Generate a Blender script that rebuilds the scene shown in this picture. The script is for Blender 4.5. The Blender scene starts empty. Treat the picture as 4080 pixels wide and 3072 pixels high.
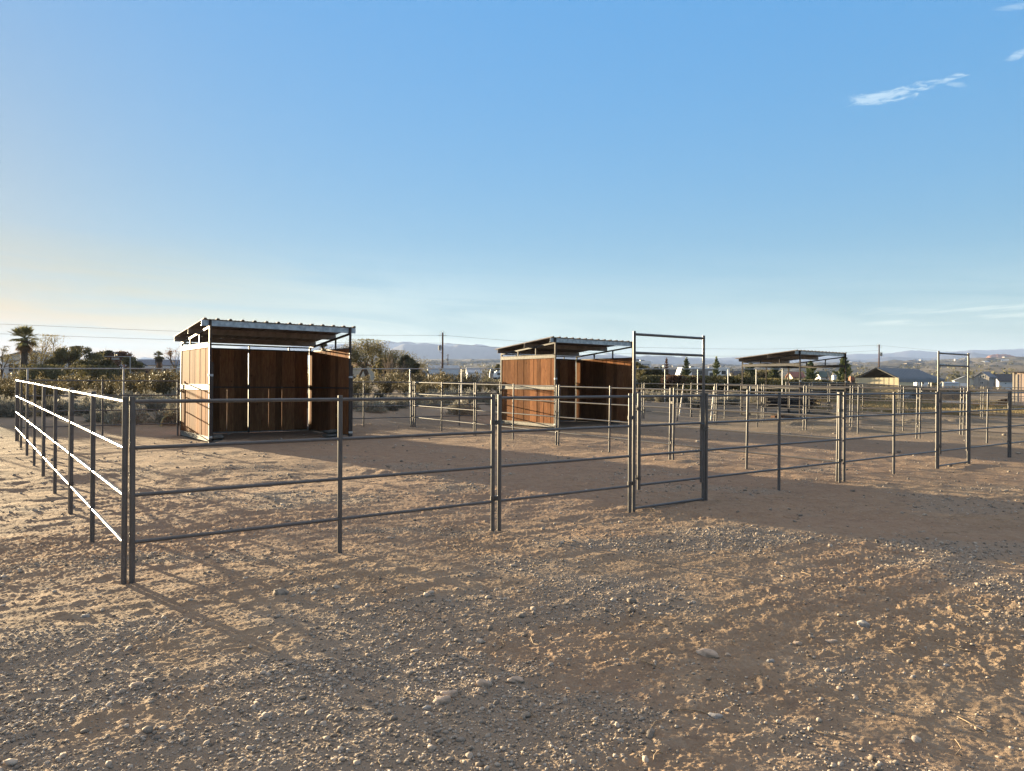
import bpy, bmesh, math, random
import numpy as np
from mathutils import Vector, Matrix, Euler

SC = bpy.context.scene
COL = SC.collection
R = math.radians

# ------------------------------------------------------------------ camera
CAM_H = 1.725
F_PX = 2936.36            # focal length in pixels of the 4080 px wide photograph
ROLL = 0.007
cd = bpy.data.cameras.new('camera')
cd.sensor_width = 36.0
cd.lens = 36.0 * F_PX / 4080.0
cd.clip_start = 0.05
cd.clip_end = 30000.0
cam = bpy.data.objects.new('camera', cd)
COL.objects.link(cam)
cam.location = (0, 0, CAM_H)
cam.rotation_euler = (Matrix.Rotation(R(90), 4, 'X') @ Matrix.Rotation(ROLL, 4, 'Z')).to_euler()
SC.camera = cam

# ------------------------------------------------------------------ sun, sky, exposure
SUN_AZ = R(-48.5)         # measured from +Y, negative to the left of the view
SUN_EL = R(5.6)
sun_vec = Vector((math.sin(SUN_AZ) * math.cos(SUN_EL), math.cos(SUN_AZ) * math.cos(SUN_EL), math.sin(SUN_EL)))
sd = bpy.data.lights.new('sun', 'SUN')
sd.energy = 5.0
sd.angle = R(0.55)
sd.color = (1.0, 0.80, 0.50)
so = bpy.data.objects.new('sun', sd)
COL.objects.link(so)
so.rotation_euler = (-sun_vec).to_track_quat('-Z', 'Y').to_euler()
so.location = (-30, 30, 20)

world = bpy.data.worlds.new('World')
SC.world = world
world.use_nodes = True
wt = world.node_tree
for n in list(wt.nodes):
    wt.nodes.remove(n)


class NT:
    """small helper for wiring node trees"""
    def __init__(self, tree):
        self.t = tree

    def n(self, kind, **kw):
        nd = self.t.nodes.new(kind)
        for k, v in kw.items():
            if k == 'ins':
                for a, b in v.items():
                    self.set(nd, a, b)
            else:
                setattr(nd, k, v)
        return nd

    def set(self, nd, a, b):
        s = nd.inputs[a]
        if isinstance(b, bpy.types.NodeSocket):
            self.t.links.new(b, s)
        else:
            s.default_value = b

    def math(self, op, a, b=None, c=None, clamp=False):
        nd = self.t.nodes.new('ShaderNodeMath')
        nd.operation = op
        nd.use_clamp = clamp
        self.set(nd, 0, a)
        if b is not None:
            self.set(nd, 1, b)
        if c is not None:
            self.set(nd, 2, c)
        return nd.outputs[0]

    def mix(self, f, a, b, blend='MIX'):
        nd = self.t.nodes.new('ShaderNodeMix')
        nd.data_type = 'RGBA'
        nd.blend_type = blend
        self.set(nd, 0, f)
        for i, v in ((6, a), (7, b)):
            if isinstance(v, bpy.types.NodeSocket):
                self.t.links.new(v, nd.inputs[i])
            else:
                nd.inputs[i].default_value = (v[0], v[1], v[2], 1)
        return nd.outputs[2]

    def noise(self, vec, scale, detail=4, rough=0.55, dist=0.0):
        nd = self.n('ShaderNodeTexNoise')
        nd.inputs['Scale'].default_value = scale
        nd.inputs['Detail'].default_value = detail
        nd.inputs['Roughness'].default_value = rough
        nd.inputs['Distortion'].default_value = dist
        if vec is not None:
            self.t.links.new(vec, nd.inputs['Vector'])
        return nd.outputs['Fac']

    def ramp(self, fac, lo, hi, a=0.0, b=1.0):
        nd = self.n('ShaderNodeMapRange')
        nd.interpolation_type = 'SMOOTHSTEP'
        self.set(nd, 'Value', fac)
        nd.inputs['From Min'].default_value = lo
        nd.inputs['From Max'].default_value = hi
        nd.inputs['To Min'].default_value = a
        nd.inputs['To Max'].default_value = b
        return nd.outputs['Result']

    def comb(self, x, y, z=0.0):
        nd = self.n('ShaderNodeCombineXYZ')
        self.set(nd, 0, x)
        self.set(nd, 1, y)
        self.set(nd, 2, z)
        return nd.outputs[0]


w = NT(wt)
sky = w.n('ShaderNodeTexSky', sky_type='NISHITA', sun_disc=False, sun_elevation=SUN_EL, sun_rotation=SUN_AZ,
          altitude=900.0, air_density=1.0, dust_density=0.50, ozone_density=2.2)
SKY_STRENGTH = 0.060
tc = w.n('ShaderNodeTexCoord')
sep = w.n('ShaderNodeSeparateXYZ')
wt.links.new(tc.outputs['Generated'], sep.inputs[0])
dx, dy, dz = sep.outputs
az = w.math('ARCTAN2', dx, dy)                       # azimuth from +Y
el = w.math('ARCSINE', dz)
# thin cirrus streaks low over the horizon
v1 = w.comb(w.math('MULTIPLY', az, 2.2), w.math('MULTIPLY', w.math('SUBTRACT', el, w.math('MULTIPLY', az, -0.05)), 26.0), 3.7)
n1 = w.noise(v1, 1.3, 8, 0.62, 0.7)
low = w.math('MULTIPLY', w.ramp(n1, 0.30, 0.62), w.ramp(el, 0.20, 0.05))
# the streak bank on the right, just over the hills
v2 = w.comb(w.math('MULTIPLY', az, 6.0), w.math('MULTIPLY', w.math('SUBTRACT', el, w.math('MULTIPLY', az, 0.035)), 90.0), 9.1)
n2 = w.noise(v2, 1.6, 8, 0.62, 0.5)
g2 = w.math('MULTIPLY', w.ramp(w.math('ABSOLUTE', w.math('SUBTRACT', w.math('SUBTRACT', el, w.math('MULTIPLY', az, 0.02)), 0.075)), 0.022, 0.004),
            w.ramp(az, 0.36, 0.50))
bank = w.math('MULTIPLY', w.ramp(n2, 0.40, 0.66), g2)
# the small ragged cloud high on the right
def wisp(px, py, half, thick, tilt, gain):
    """a small ragged cloud: centre given in photograph pixels, half length and thickness in radians"""
    X, Z = (px - 2040.0) / F_PX, -(py - 1536.0 - ROLL * (px - 2040.0)) / F_PX
    a0, e0 = math.atan(X), math.atan2(Z, math.hypot(1, X))
    ca, sa = math.cos(tilt), math.sin(tilt)
    da = w.math('MULTIPLY', w.math('SUBTRACT', az, a0), math.cos(e0))
    de = w.math('SUBTRACT', el, e0)
    p_ = w.math('ADD', w.math('MULTIPLY', da, ca), w.math('MULTIPLY', de, sa))
    q_ = w.math('ADD', w.math('MULTIPLY', da, -sa), w.math('MULTIPLY', de, ca))
    n3 = w.noise(w.comb(w.math('MULTIPLY', p_, 34.0), w.math('MULTIPLY', q_, 120.0), px * 0.01), 1.0, 10, 0.68, 1.3)
    env = w.math('ADD', w.math('POWER', w.math('DIVIDE', p_, half), 2.0), w.math('POWER', w.math('DIVIDE', q_, thick), 2.0))
    return w.math('MULTIPLY', w.ramp(w.math('SUBTRACT', n3, w.math('MULTIPLY', env, 0.20)), 0.32, 0.56), gain)


puff = wisp(3545, 377, 0.050, 0.0085, 0.06, 0.95)
for args in ((3440, 396, 0.022, 0.006, -0.25, 0.9), (3765, 314, 0.024, 0.0045, 0.04, 0.85), (3800, 338, 0.014, 0.003, -0.25, 0.45), (4065, 208, 0.016, 0.006, 0.25, 0.7), (4075, 20, 0.03, 0.004, -0.1, 0.4)):
    puff = w.math('MAXIMUM', puff, wisp(*args))
dens = w.math('MAXIMUM', w.math('MAXIMUM', w.math('MULTIPLY', low, w.ramp(az, 0.15, -0.5, 0.34, 1.0)), w.math('MULTIPLY', bank, 0.85)), puff)
bw = w.n('ShaderNodeRGBToBW')
wt.links.new(sky.outputs[0], bw.inputs[0])
lumf = w.math('POWER', w.math('MAXIMUM', bw.outputs[0], 0.02), -0.88)   # holds the brightness range of the sky down, hue kept
hsat = w.n('ShaderNodeHueSaturation')
hsat.inputs['Saturation'].default_value = 1.24
wt.links.new(sky.outputs[0], hsat.inputs['Color'])
hs = w.n('ShaderNodeVectorMath', operation='SCALE')
wt.links.new(hsat.outputs[0], hs.inputs[0])
wt.links.new(lumf, hs.inputs['Scale'])
cl = w.mix(1.0, hs.outputs[0], w.mix(w.ramp(az, -0.05, -0.60), (1.0, 0.93, 0.82), (1.0, 0.76, 0.36)), 'MULTIPLY')
cl = w.mix(1.0, cl, w.mix(w.ramp(az, -0.05, -0.60), (1.0, 0.93, 0.80), (0.55, 0.26, -0.12)), 'ADD')
skyc = w.mix(dens, hs.outputs[0], cl)
# a veil of high thin cloud added overhead, out of view, to lighten shaded ground
n4 = w.noise(w.comb(w.math('DIVIDE', dx, w.math('ADD', w.math('ABSOLUTE', dz), 0.35)), w.math('DIVIDE', dy, w.math('ADD', w.math('ABSOLUTE', dz), 0.35)), 5.0), 1.1, 6, 0.6, 0.6)
fill_veil = w.math('MULTIPLY', w.ramp(el, 0.52, 0.85), 1.0)
fill_veil = w.math('MULTIPLY', fill_veil, w.ramp(n4, 0.25, 0.60, 0.45, 1.0))
skyc = w.mix(fill_veil, skyc, (2.20, 1.96, 1.72))
bg = w.n('ShaderNodeBackground')
bg.inputs['Strength'].default_value = SKY_STRENGTH
wt.links.new(skyc, bg.inputs['Color'])
wo = w.n('ShaderNodeOutputWorld')
wt.links.new(bg.outputs[0], wo.inputs['Surface'])

SC.view_settings.view_transform = 'Standard'
SC.view_settings.look = 'None'
SC.view_settings.exposure = 2.8
SC.view_settings.gamma = 1.0
SC.view_settings.use_curve_mapping = False
SC.cycles.use_denoising = True
SC.cycles.max_bounces = 6
SC.cycles.diffuse_bounces = 3
SC.cycles.glossy_bounces = 3
SC.cycles.transparent_max_bounces = 6
SC.cycles.sample_clamp_indirect = 6.0

# ------------------------------------------------------------------ helpers: numbers
rng = np.random.default_rng(11)
random.seed(5)
TH = 0.64175
UX, UY = math.cos(TH), math.sin(TH)      # direction u: along the fronts of the pens
VX, VY = -math.sin(TH), math.cos(TH)     # direction v: from the fronts to the back fence
CX, CY = -3.138, 5.985                   # near corner of the nearest pen


def uv(u, v):
    return CX + UX * u + VX * v, CY + UY * u + VY * v


def to_uv(x, y):
    rx, ry = x - CX, y - CY
    return rx * UX + ry * UY, rx * VX + ry * VY


_perm = np.random.default_rng(3).permutation(4096)
_grad = np.random.default_rng(4).uniform(0, 2 * np.pi, 4096)


def perlin(x, y):
    xi = np.floor(x).astype(np.int64)
    yi = np.floor(y).astype(np.int64)
    fx, fy = x - xi, y - yi
    sx = fx * fx * fx * (fx * (fx * 6 - 15) + 10)
    sy = fy * fy * fy * (fy * (fy * 6 - 15) + 10)

    def g(ix, iy, ax, ay):
        h = _perm[(_perm[ix & 4095] + iy) & 4095]
        a = _grad[h]
        return np.cos(a) * ax + np.sin(a) * ay
    n00 = g(xi, yi, fx, fy)
    n10 = g(xi + 1, yi, fx - 1, fy)
    n01 = g(xi, yi + 1, fx, fy - 1)
    n11 = g(xi + 1, yi + 1, fx - 1, fy - 1)
    a = n00 + sx * (n10 - n00)
    b = n01 + sx * (n11 - n01)
    return (a + sy * (b - a)) * 1.5


def fbm(x, y, octv=4, gain=0.5, lac=2.03):
    t, a = 0.0, 1.0
    for i in range(octv):
        t = t + a * perlin(x + 17.3 * i, y - 9.1 * i)
        x, y, a = x * lac, y * lac, a * gain
    return t


def sstep(x, a, b):
    t = np.clip((x - a) / (b - a), 0, 1)
    return t * t * (3 - 2 * t)


# how high the far plain stands over eye level, as a slope, by azimuth slope x/y
_pl_s = [-2.0, -0.70, -0.50, -0.30, -0.14, 0.0, 0.20, 0.30, 0.45, 0.60, 0.75, 2.0]
_pl_t = [.020, .018, .018, .024, .0345, .0362, .030, .029, .031, .034, .036, .03]


def base_z(x, y):
    """height of the ground without the small relief"""
    x = np.asarray(x, float)
    y = np.asarray(y, float)
    u, v = to_uv(x, y)
    r = np.hypot(x, y)
    z = 0.092 + 0.0036 * np.clip(u, -60, 90) + 0.0132 * np.clip(v, -40, 160)
    back = sstep(v, 15.6, 21.5) * sstep(u, 62, 44)
    z = z + back * (0.20 + 0.006 * np.clip(u, 0, 45))
    z = z + 0.008 * np.clip(v - 55, 0, 90) * sstep(u, 70, 40)
    # far plain
    s = x / np.maximum(np.abs(y), 1e-3)
    t = np.interp(s, _pl_s, _pl_t)
    prof = np.interp(r, [0, 130, 230, 420, 800, 1500, 2600, 3200], [0, 0, -0.12, 0.25, 0.62, 0.86, 1.0, 1.0])
    far = CAM_H + t * prof * r
    k = sstep(r, 130, 330)
    return z * (1 - k) + far * k


def ground_z(x, y):
    return float(base_z(np.array([x]), np.array([y]))[0])


def at(px, py, D):
    """world point seen at photograph pixel (px, py) and distance D along the view"""
    ax, ay = px - 2040.0, py - 1536.0
    c, s = math.cos(ROLL), math.sin(ROLL)
    a, b = c * ax + s * ay, -s * ax + c * ay
    return Vector((a / F_PX * D, D, CAM_H - b / F_PX * D))


# ------------------------------------------------------------------ helpers: objects
def tag(o, label=None, cat=None, group=None, kind=None):
    if label:
        o['label'] = label
    if cat:
        o['category'] = cat
    if group:
        o['group'] = group
    if kind:
        o['kind'] = kind
    return o


def thing(name, label, cat, loc=(0, 0, 0), rz=0.0, group=None, rot=None):
    o = bpy.data.objects.new(name, None)
    COL.objects.link(o)
    o.empty_display_size = 0.2
    o.location = loc
    o.rotation_euler = rot if rot is not None else (0, 0, rz)
    return tag(o, label, cat, group)


def copy_tree(o, parent=None):
    c = o.copy()
    COL.objects.link(c)
    if parent is not None:
        c.parent = parent
    for ch in list(o.children):
        copy_tree(ch, c)
    return c


def mesh_np(name, verts, faces, mat, parent=None, smooth=False, attr=None):
    """verts (n,3) array, faces (m,k) int array with one k"""
    me = bpy.data.meshes.new(name)
    verts = np.asarray(verts, np.float32)
    faces = np.asarray(faces, np.int32)
    n, (m, k) = len(verts), faces.shape
    me.vertices.add(n)
    me.vertices.foreach_set('co', verts.ravel())
    me.loops.add(m * k)
    me.loops.foreach_set('vertex_index', faces.ravel())
    me.polygons.add(m)
    me.polygons.foreach_set('loop_start', np.arange(0, m * k, k, dtype=np.int32))
    if smooth:
        me.polygons.foreach_set('use_smooth', np.ones(m, bool))
    me.update(calc_edges=True)
    if attr is not None:
        for an, av in attr.items():
            a = me.attributes.new(an, 'FLOAT', 'POINT')
            a.data.foreach_set('value', np.asarray(av, np.float32))
    me.materials.append(mat)
    o = bpy.data.objects.new(name, me)
    COL.objects.link(o)
    if parent is not None:
        o.parent = parent
    return o


class MB:
    """collects boxes, tubes and polygons into one mesh"""
    def __init__(self):
        self.v, self.f, self.s = [], [], []

    def poly(self, pts, smooth=False):
        i = len(self.v)
        self.v += [tuple(p) for p in pts]
        self.f.append(tuple(range(i, i + len(pts))))
        self.s.append(smooth)

    def box(self, a, b, M=None):
        x0, y0, z0 = a
        x1, y1, z1 = b
        p = [(x0, y0, z0), (x1, y0, z0), (x1, y1, z0), (x0, y1, z0), (x0, y0, z1), (x1, y0, z1), (x1, y1, z1), (x0, y1, z1)]
        if M is not None:
            p = [tuple(M @ Vector(q)) for q in p]
        i = len(self.v)
        self.v += p
        for f in ((0, 3, 2, 1), (4, 5, 6, 7), (0, 1, 5, 4), (1, 2, 6, 5), (2, 3, 7, 6), (3, 0, 4, 7)):
            self.f.append(tuple(i + k for k in f))
            self.s.append(False)
        return self

    def beam(self, p0, p1, wd, ht, up=(0, 0, 1)):
        p0, p1 = Vector(p0), Vector(p1)
        d = (p1 - p0)
        L = d.length
        d.normalize()
        sv = d.cross(Vector(up))
        if sv.length < 1e-4:
            sv = d.cross(Vector((0, 1, 0)))
        sv.normalize()
        uvv = sv.cross(d)
        M = Matrix((d, sv, uvv)).transposed().to_4x4()
        M.translation = p0
        return self.box((0, -wd / 2, -ht / 2), (L, wd / 2, ht / 2), M)

    def tube(self, p0, p1, r0, r1=None, n=10, caps=True):
        return self.path([p0, p1], [r0, r0 if r1 is None else r1], n, caps)

    def path(self, pts, rad, n=8, caps=True):
        pts = [Vector(p) for p in pts]
        if not hasattr(rad, '__len__'):
            rad = [rad] * len(pts)
        base = len(self.v)
        ref = None
        for k, p in enumerate(pts):
            a = pts[max(k - 1, 0)]
            b = pts[min(k + 1, len(pts) - 1)]
            d = (b - a).normalized()
            if ref is None or abs(ref.dot(d)) > 0.95:
                ref = Vector((0, 0, 1)) if abs(d.z) < 0.9 else Vector((1, 0, 0))
            s = d.cross(ref).normalized()
            t = s.cross(d)
            ref = t
            for j in range(n):
                an = 2 * math.pi * j / n
                self.v.append(tuple(p + (s * math.cos(an) + t * math.sin(an)) * rad[k]))
        for k in range(len(pts) - 1):
            for j in range(n):
                a = base + k * n + j
                b = base + k * n + (j + 1) % n
                self.f.append((a, b, b + n, a + n))
                self.s.append(True)
        if caps:
            e = base + (len(pts) - 1) * n
            c0 = [self.v[base + j] for j in range(n - 1, -1, -1)]
            c1 = [self.v[e + j] for j in range(n)]
            self.poly(c0)
            self.poly(c1)
        return self

    def build(self, name, mat, parent=None):
        me = bpy.data.meshes.new(name)
        me.from_pydata(self.v, [], self.f)
        me.polygons.foreach_set('use_smooth', self.s)
        me.update()
        me.materials.append(mat)
        o = bpy.data.objects.new(name, me)
        COL.objects.link(o)
        if parent is not None:
            o.parent = parent
        return o


# ------------------------------------------------------------------ materials
def new_mat(name):
    m = bpy.data.materials.new(name)
    m.use_nodes = True
    t = m.node_tree
    b = t.nodes['Principled BSDF']
    return m, NT(t), b


def mat_basic(name, col, rough=0.6, metal=0.0, vary=0.25, scale=6.0, bump=0.0, bscale=40.0, island=0.0, col2=None, spec=0.5, stretch=None):
    m, t, b = new_mat(name)
    tcx = t.n('ShaderNodeTexCoord')
    vec = tcx.outputs['Object']
    if stretch:
        mp = t.n('ShaderNodeMapping')
        mp.inputs['Scale'].default_value = stretch
        t.t.links.new(vec, mp.inputs[0])
        vec = mp.outputs[0]
    nz = t.noise(vec, scale, 5, 0.6)
    c2 = col2 if col2 else tuple(c * (1 - vary) for c in col)
    c1 = tuple(min(1, c * (1 + vary * 0.6)) for c in col) if not col2 else col
    c = t.mix(t.ramp(nz, 0.35, 0.68), c1, c2)
    if island > 0:
        ge = t.n('ShaderNodeNewGeometry')
        k = t.ramp(ge.outputs['Random Per Island'], 0, 1, 1 - island, 1 + island)
        hv = t.n('ShaderNodeHueSaturation')
        t.t.links.new(k, hv.inputs['Value'])
        t.t.links.new(c, hv.inputs['Color'])
        c = hv.outputs[0]
    t.t.links.new(c, b.inputs['Base Color'])
    b.inputs['Roughness'].default_value = rough
    b.inputs['Metallic'].default_value = metal
    b.inputs['Specular IOR Level'].default_value = spec
    if bump > 0:
        bp = t.n('ShaderNodeBump')
        bp.inputs['Strength'].default_value = bump
        bp.inputs['Distance'].default_value = 0.01
        t.t.links.new(t.noise(vec, bscale, 4, 0.6), bp.inputs['Height'])
        t.t.links.new(bp.outputs[0], b.inputs['Normal'])
    return m


M = {}
M['pipe'] = mat_basic('painted_pipe', (0.102, 0.092, 0.087), 0.33, 0.0, 0.15, 9, 0.03, 200, spec=0.42)
M['pipe_black'] = mat_basic('black_pipe', (0.028, 0.026, 0.026), 0.7, 0.0, 0.3, 9, spec=0.08)
M['pipe_dull'] = mat_basic('painted_steel_frame', (0.060, 0.048, 0.042), 0.55, 0.0, 0.2, 9, spec=0.2)
M['clamp'] = mat_basic('clamp_steel', (0.075, 0.066, 0.06), 0.4, 0.2, 0.2, 20)
M['galv'] = mat_basic('galvanised_steel', (0.52, 0.55, 0.58), 0.38, 0.75, 0.0, 9, 0.08, 60, col2=(0.30, 0.33, 0.37))
M['galv_pipe'] = mat_basic('galvanised_pipe', (0.36, 0.36, 0.36), 0.45, 0.4, 0.15, 12)
M['channel'] = mat_basic('steel_channel', (0.22, 0.205, 0.18), 0.65, 0.1, 0.25, 14, 0.1, 60, spec=0.2)
M['channel_dark'] = mat_basic('dull_steel_band', (0.13, 0.12, 0.11), 0.45, 0.4, 0.25, 14)
M['purlin'] = mat_basic('shade_darkened_purlin', (0.24, 0.20, 0.17), 0.5, 0.2, 0.25, 6, 0.05, 50)  # mid and back purlins: their shade is put into a darker brown colour
M['roof_under'] = mat_basic('corrugated_roof_sheet', (0.17, 0.14, 0.12), 0.45, 0.15, 0.2, 5)
M['white_pipe'] = mat_basic('pale_pipe', (0.62, 0.56, 0.46), 0.4, 0.1, 0.1, 12)
M['chain'] = mat_basic('chain_steel', (0.16, 0.16, 0.16), 0.35, 0.8, 0.2, 40)


def mat_wood(name, c1, c2, island=0.36):
    m, t, b = new_mat(name)
    tcx = t.n('ShaderNodeTexCoord')
    ge = t.n('ShaderNodeNewGeometry')
    off = t.n('ShaderNodeVectorMath', operation='MULTIPLY_ADD')
    t.t.links.new(ge.outputs['Random Per Island'], off.inputs[0])
    off.inputs[1].default_value = (7.0, 9.0, 31.0)
    t.t.links.new(tcx.outputs['Object'], off.inputs[2])
    mp = t.n('ShaderNodeMapping')
    mp.inputs['Scale'].default_value = (1.0, 1.0, 0.07)
    t.t.links.new(off.outputs[0], mp.inputs[0])
    grain = t.noise(mp.outputs[0], 42, 6, 0.62, 1.2)
    mp2 = t.n('ShaderNodeMapping')
    mp2.inputs['Scale'].default_value = (1.0, 1.0, 0.35)
    t.t.links.new(off.outputs[0], mp2.inputs[0])
    broad = t.noise(mp2.outputs[0], 3.2, 4, 0.6)
    vo = t.n('ShaderNodeTexVoronoi')
    vo.inputs['Scale'].default_value = 4.3
    mp3 = t.n('ShaderNodeMapping')
    mp3.inputs['Scale'].default_value = (1.0, 1.0, 0.8)
    t.t.links.new(off.outputs[0], mp3.inputs[0])
    t.t.links.new(mp3.outputs[0], vo.inputs['Vector'])
    knot = t.ramp(vo.outputs['Distance'], 0.13, 0.05)
    c = t.mix(t.ramp(grain, 0.3, 0.7), c1, c2)
    c = t.mix(t.ramp(broad, 0.45, 0.75, 0, 0.5), c, tuple(x * 0.6 for x in c2))
    c = t.mix(t.math('MULTIPLY', knot, 0.75), c, tuple(x * 0.4 for x in c2))
    hv = t.n('ShaderNodeHueSaturation')
    t.t.links.new(t.ramp(ge.outputs['Random Per Island'], 0, 1, 1 - island, 1 + island), hv.inputs['Value'])
    t.t.links.new(c, hv.inputs['Color'])
    t.t.links.new(hv.outputs[0], b.inputs['Base Color'])
    b.inputs['Roughness'].default_value = 0.75
    b.inputs['Specular IOR Level'].default_value = 0.015
    bp = t.n('ShaderNodeBump')
    bp.inputs['Strength'].default_value = 0.35
    bp.inputs['Distance'].default_value = 0.004
    t.t.links.new(grain, bp.inputs['Height'])
    t.t.links.new(bp.outputs[0], b.inputs['Normal'])
    return m


M['wood'] = mat_wood('cedar_boards', (0.30, 0.140, 0.061), (0.155, 0.062, 0.030))
M['lumber_dark'] = mat_wood('weathered_planks', (0.15, 0.085, 0.055), (0.09, 0.05, 0.035))
M['lumber_yellow'] = mat_wood('fresh_planks', (0.58, 0.42, 0.20), (0.44, 0.30, 0.13), 0.15)
M['pole_wood'] = mat_wood('pole_wood', (0.13, 0.075, 0.045), (0.075, 0.042, 0.028), 0.1)


def mat_leaf(name, c1, c2, trans=0.25, rough=0.6):
    m, t, b = new_mat(name)
    ge = t.n('ShaderNodeNewGeometry')
    oi = t.n('ShaderNodeObjectInfo')
    c = t.mix(ge.outputs['Random Per Island'], c1, c2)
    hv = t.n('ShaderNodeHueSaturation')
    t.t.links.new(t.ramp(oi.outputs['Random'], 0, 1, 0.75, 1.25), hv.inputs['Value'])
    t.t.links.new(c, hv.inputs['Color'])
    t.t.links.new(hv.outputs[0], b.inputs['Base Color'])
    b.inputs['Roughness'].default_value = rough
    b.inputs['Specular IOR Level'].default_value = 0.2
    if trans > 0:
        tr = t.n('ShaderNodeBsdfTranslucent')
        t.t.links.new(hv.outputs[0], tr.inputs['Color'])
        mx = t.n('ShaderNodeMixShader')
        mx.inputs[0].default_value = trans
        t.t.links.new(b.outputs[0], mx.inputs[1])
        t.t.links.new(tr.outputs[0], mx.inputs[2])
        t.t.links.new(mx.outputs[0], t.t.nodes['Material Output'].inputs['Surface'])
    return m


M['creosote'] = mat_leaf('creosote_leaf', (0.175, 0.140, 0.068), (0.098, 0.082, 0.046), 0.25)
M['sage'] = mat_leaf('sage_leaf', (0.34, 0.315, 0.25), (0.20, 0.185, 0.145), 0.2)
M['stem'] = mat_leaf('shrub_stem', (0.11, 0.085, 0.06), (0.07, 0.055, 0.04), 0.0)
M['tree_dark'] = mat_leaf('tree_leaf_dark', (0.173, 0.149, 0.064), (0.103, 0.094, 0.046), 0.25)
M['tree_olive'] = mat_leaf('tree_leaf_olive', (0.236, 0.193, 0.076), (0.136, 0.118, 0.050), 0.3)
M['tree_rust'] = mat_leaf('tree_leaf_rust', (0.20, 0.10, 0.055), (0.12, 0.065, 0.04), 0.2)
M['pine'] = mat_leaf('pine_needles', (0.162, 0.180, 0.076), (0.085, 0.104, 0.053), 0.15)
M['palm'] = mat_leaf('palm_leaf', (0.222, 0.205, 0.088), (0.126, 0.127, 0.058), 0.3)
M['palm_dead'] = mat_leaf('palm_dead_leaf', (0.22, 0.15, 0.085), (0.13, 0.09, 0.055), 0.2)
M['bark'] = mat_leaf('bark', (0.14, 0.105, 0.075), (0.09, 0.07, 0.05), 0.0, 0.85)
M['bare'] = mat_leaf('bare_twigs', (0.24, 0.18, 0.125), (0.15, 0.115, 0.085), 0.0, 0.8)
M['drygrass'] = mat_leaf('dry_grass', (0.46, 0.36, 0.19), (0.33, 0.25, 0.13), 0.3)
M['cactus'] = mat_leaf('cactus', (0.33, 0.30, 0.17), (0.20, 0.19, 0.10), 0.1)
M['stone'] = mat_basic('stone', (0.36, 0.27, 0.20), 0.85, 0, 0.3, 14, 0.5, 60, island=0.25)
M['stone_pale'] = mat_basic('pale_stone', (0.36, 0.325, 0.29), 0.8, 0, 0.25, 20, 0.4, 70)
M['gravel'] = mat_basic('gravel_stone', (0.315, 0.262, 0.212), 0.9, 0, 0.3, 30, 0.2, 300, island=0.38, spec=0.15)
M['bag'] = mat_basic('sandbag_cloth', (0.10, 0.095, 0.085), 0.8, 0, 0.3, 12, 0.4, 120)
M['twig'] = mat_basic('dead_twig', (0.30, 0.22, 0.14), 0.85, 0, 0.3, 30)

# building and vehicle surfaces
M['white_wall'] = mat_basic('white_wall', (0.60, 0.59, 0.58), 0.8, 0, 0.08, 2, island=0.03)
M['cream_wall'] = mat_basic('cream_wall', (0.52, 0.47, 0.38), 0.8, 0, 0.1, 2)
M['tan_wall'] = mat_basic('tan_wall', (0.50, 0.42, 0.32), 0.8, 0, 0.1, 2)
M['grey_wall'] = mat_basic('grey_wall', (0.30, 0.29, 0.27), 0.8, 0, 0.12, 3)
M['grey_boards'] = mat_basic('grey_boards', (0.34, 0.31, 0.28), 0.85, 0, 0.25, 3, stretch=(1, 1, .1))
M['brown_wall'] = mat_basic('brown_wall', (0.11, 0.065, 0.042), 0.8, 0, 0.2, 3)
M['pink_wall'] = mat_basic('pinkish_siding', (0.52, 0.39, 0.31), 0.8, 0, 0.08, 2)
M['blue_roof'] = mat_basic('blue_grey_roof', (0.21, 0.22, 0.245), 0.6, 0.0, 0.12, 2)
M['dark_roof'] = mat_basic('dark_shingle_roof', (0.085, 0.08, 0.085), 0.85, 0, 0.2, 4)
M['slate_roof'] = mat_basic('slate_roof', (0.16, 0.17, 0.20), 0.8, 0, 0.15, 4)
M['red_roof'] = mat_basic('red_roof', (0.26, 0.10, 0.075), 0.75, 0, 0.2, 4)
M['green_roof'] = mat_basic('green_roof', (0.06, 0.095, 0.085), 0.7, 0, 0.2, 4)
M['metal_roof'] = mat_basic('pale_metal_roof', (0.42, 0.45, 0.49), 0.5, 0.1, 0.1, 3)
M['white_paint'] = mat_basic('white_paint', (0.78, 0.78, 0.77), 0.45, 0, 0.05, 3)
M['grey_paint'] = mat_basic('grey_paint', (0.22, 0.21, 0.20), 0.4, 0, 0.1, 3)
M['blue_paint'] = mat_basic('blue_paint', (0.07, 0.12, 0.22), 0.35, 0, 0.1, 3)
M['cream_paint'] = mat_basic('cream_paint', (0.58, 0.50, 0.38), 0.4, 0, 0.05, 3)
M['glass'] = mat_basic('window_glass', (0.03, 0.035, 0.04), 0.12, 0, 0.1, 3, spec=0.8)
M['trim'] = mat_basic('white_trim', (0.72, 0.71, 0.69), 0.6, 0, 0.05, 4)
M['carport_wall'] = mat_basic('carport_ribbed_wall', (0.62, 0.52, 0.33), 0.5, 0.1, 0.08, 2)
M['carport_roof'] = mat_basic('carport_ribbed_roof', (0.15, 0.155, 0.165), 0.55, 0.0, 0.1, 2)
M['brick'] = mat_basic('red_brick', (0.26, 0.12, 0.075), 0.85, 0, 0.3, 12, 0.4, 40)
M['black_mesh'] = mat_basic('black_mesh', (0.022, 0.022, 0.022), 0.7, 0, 0.2, 4)
M['tyre'] = mat_basic('tyre', (0.025, 0.025, 0.025), 0.8, 0, 0.1, 8)
M['wire'] = mat_basic('wire', (0.05, 0.05, 0.05), 0.6, 0, 0.1, 8)
M['pinkish_steel'] = mat_basic('pinkish_sheet', (0.50, 0.36, 0.32), 0.5, 0.2, 0.2, 5)

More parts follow.
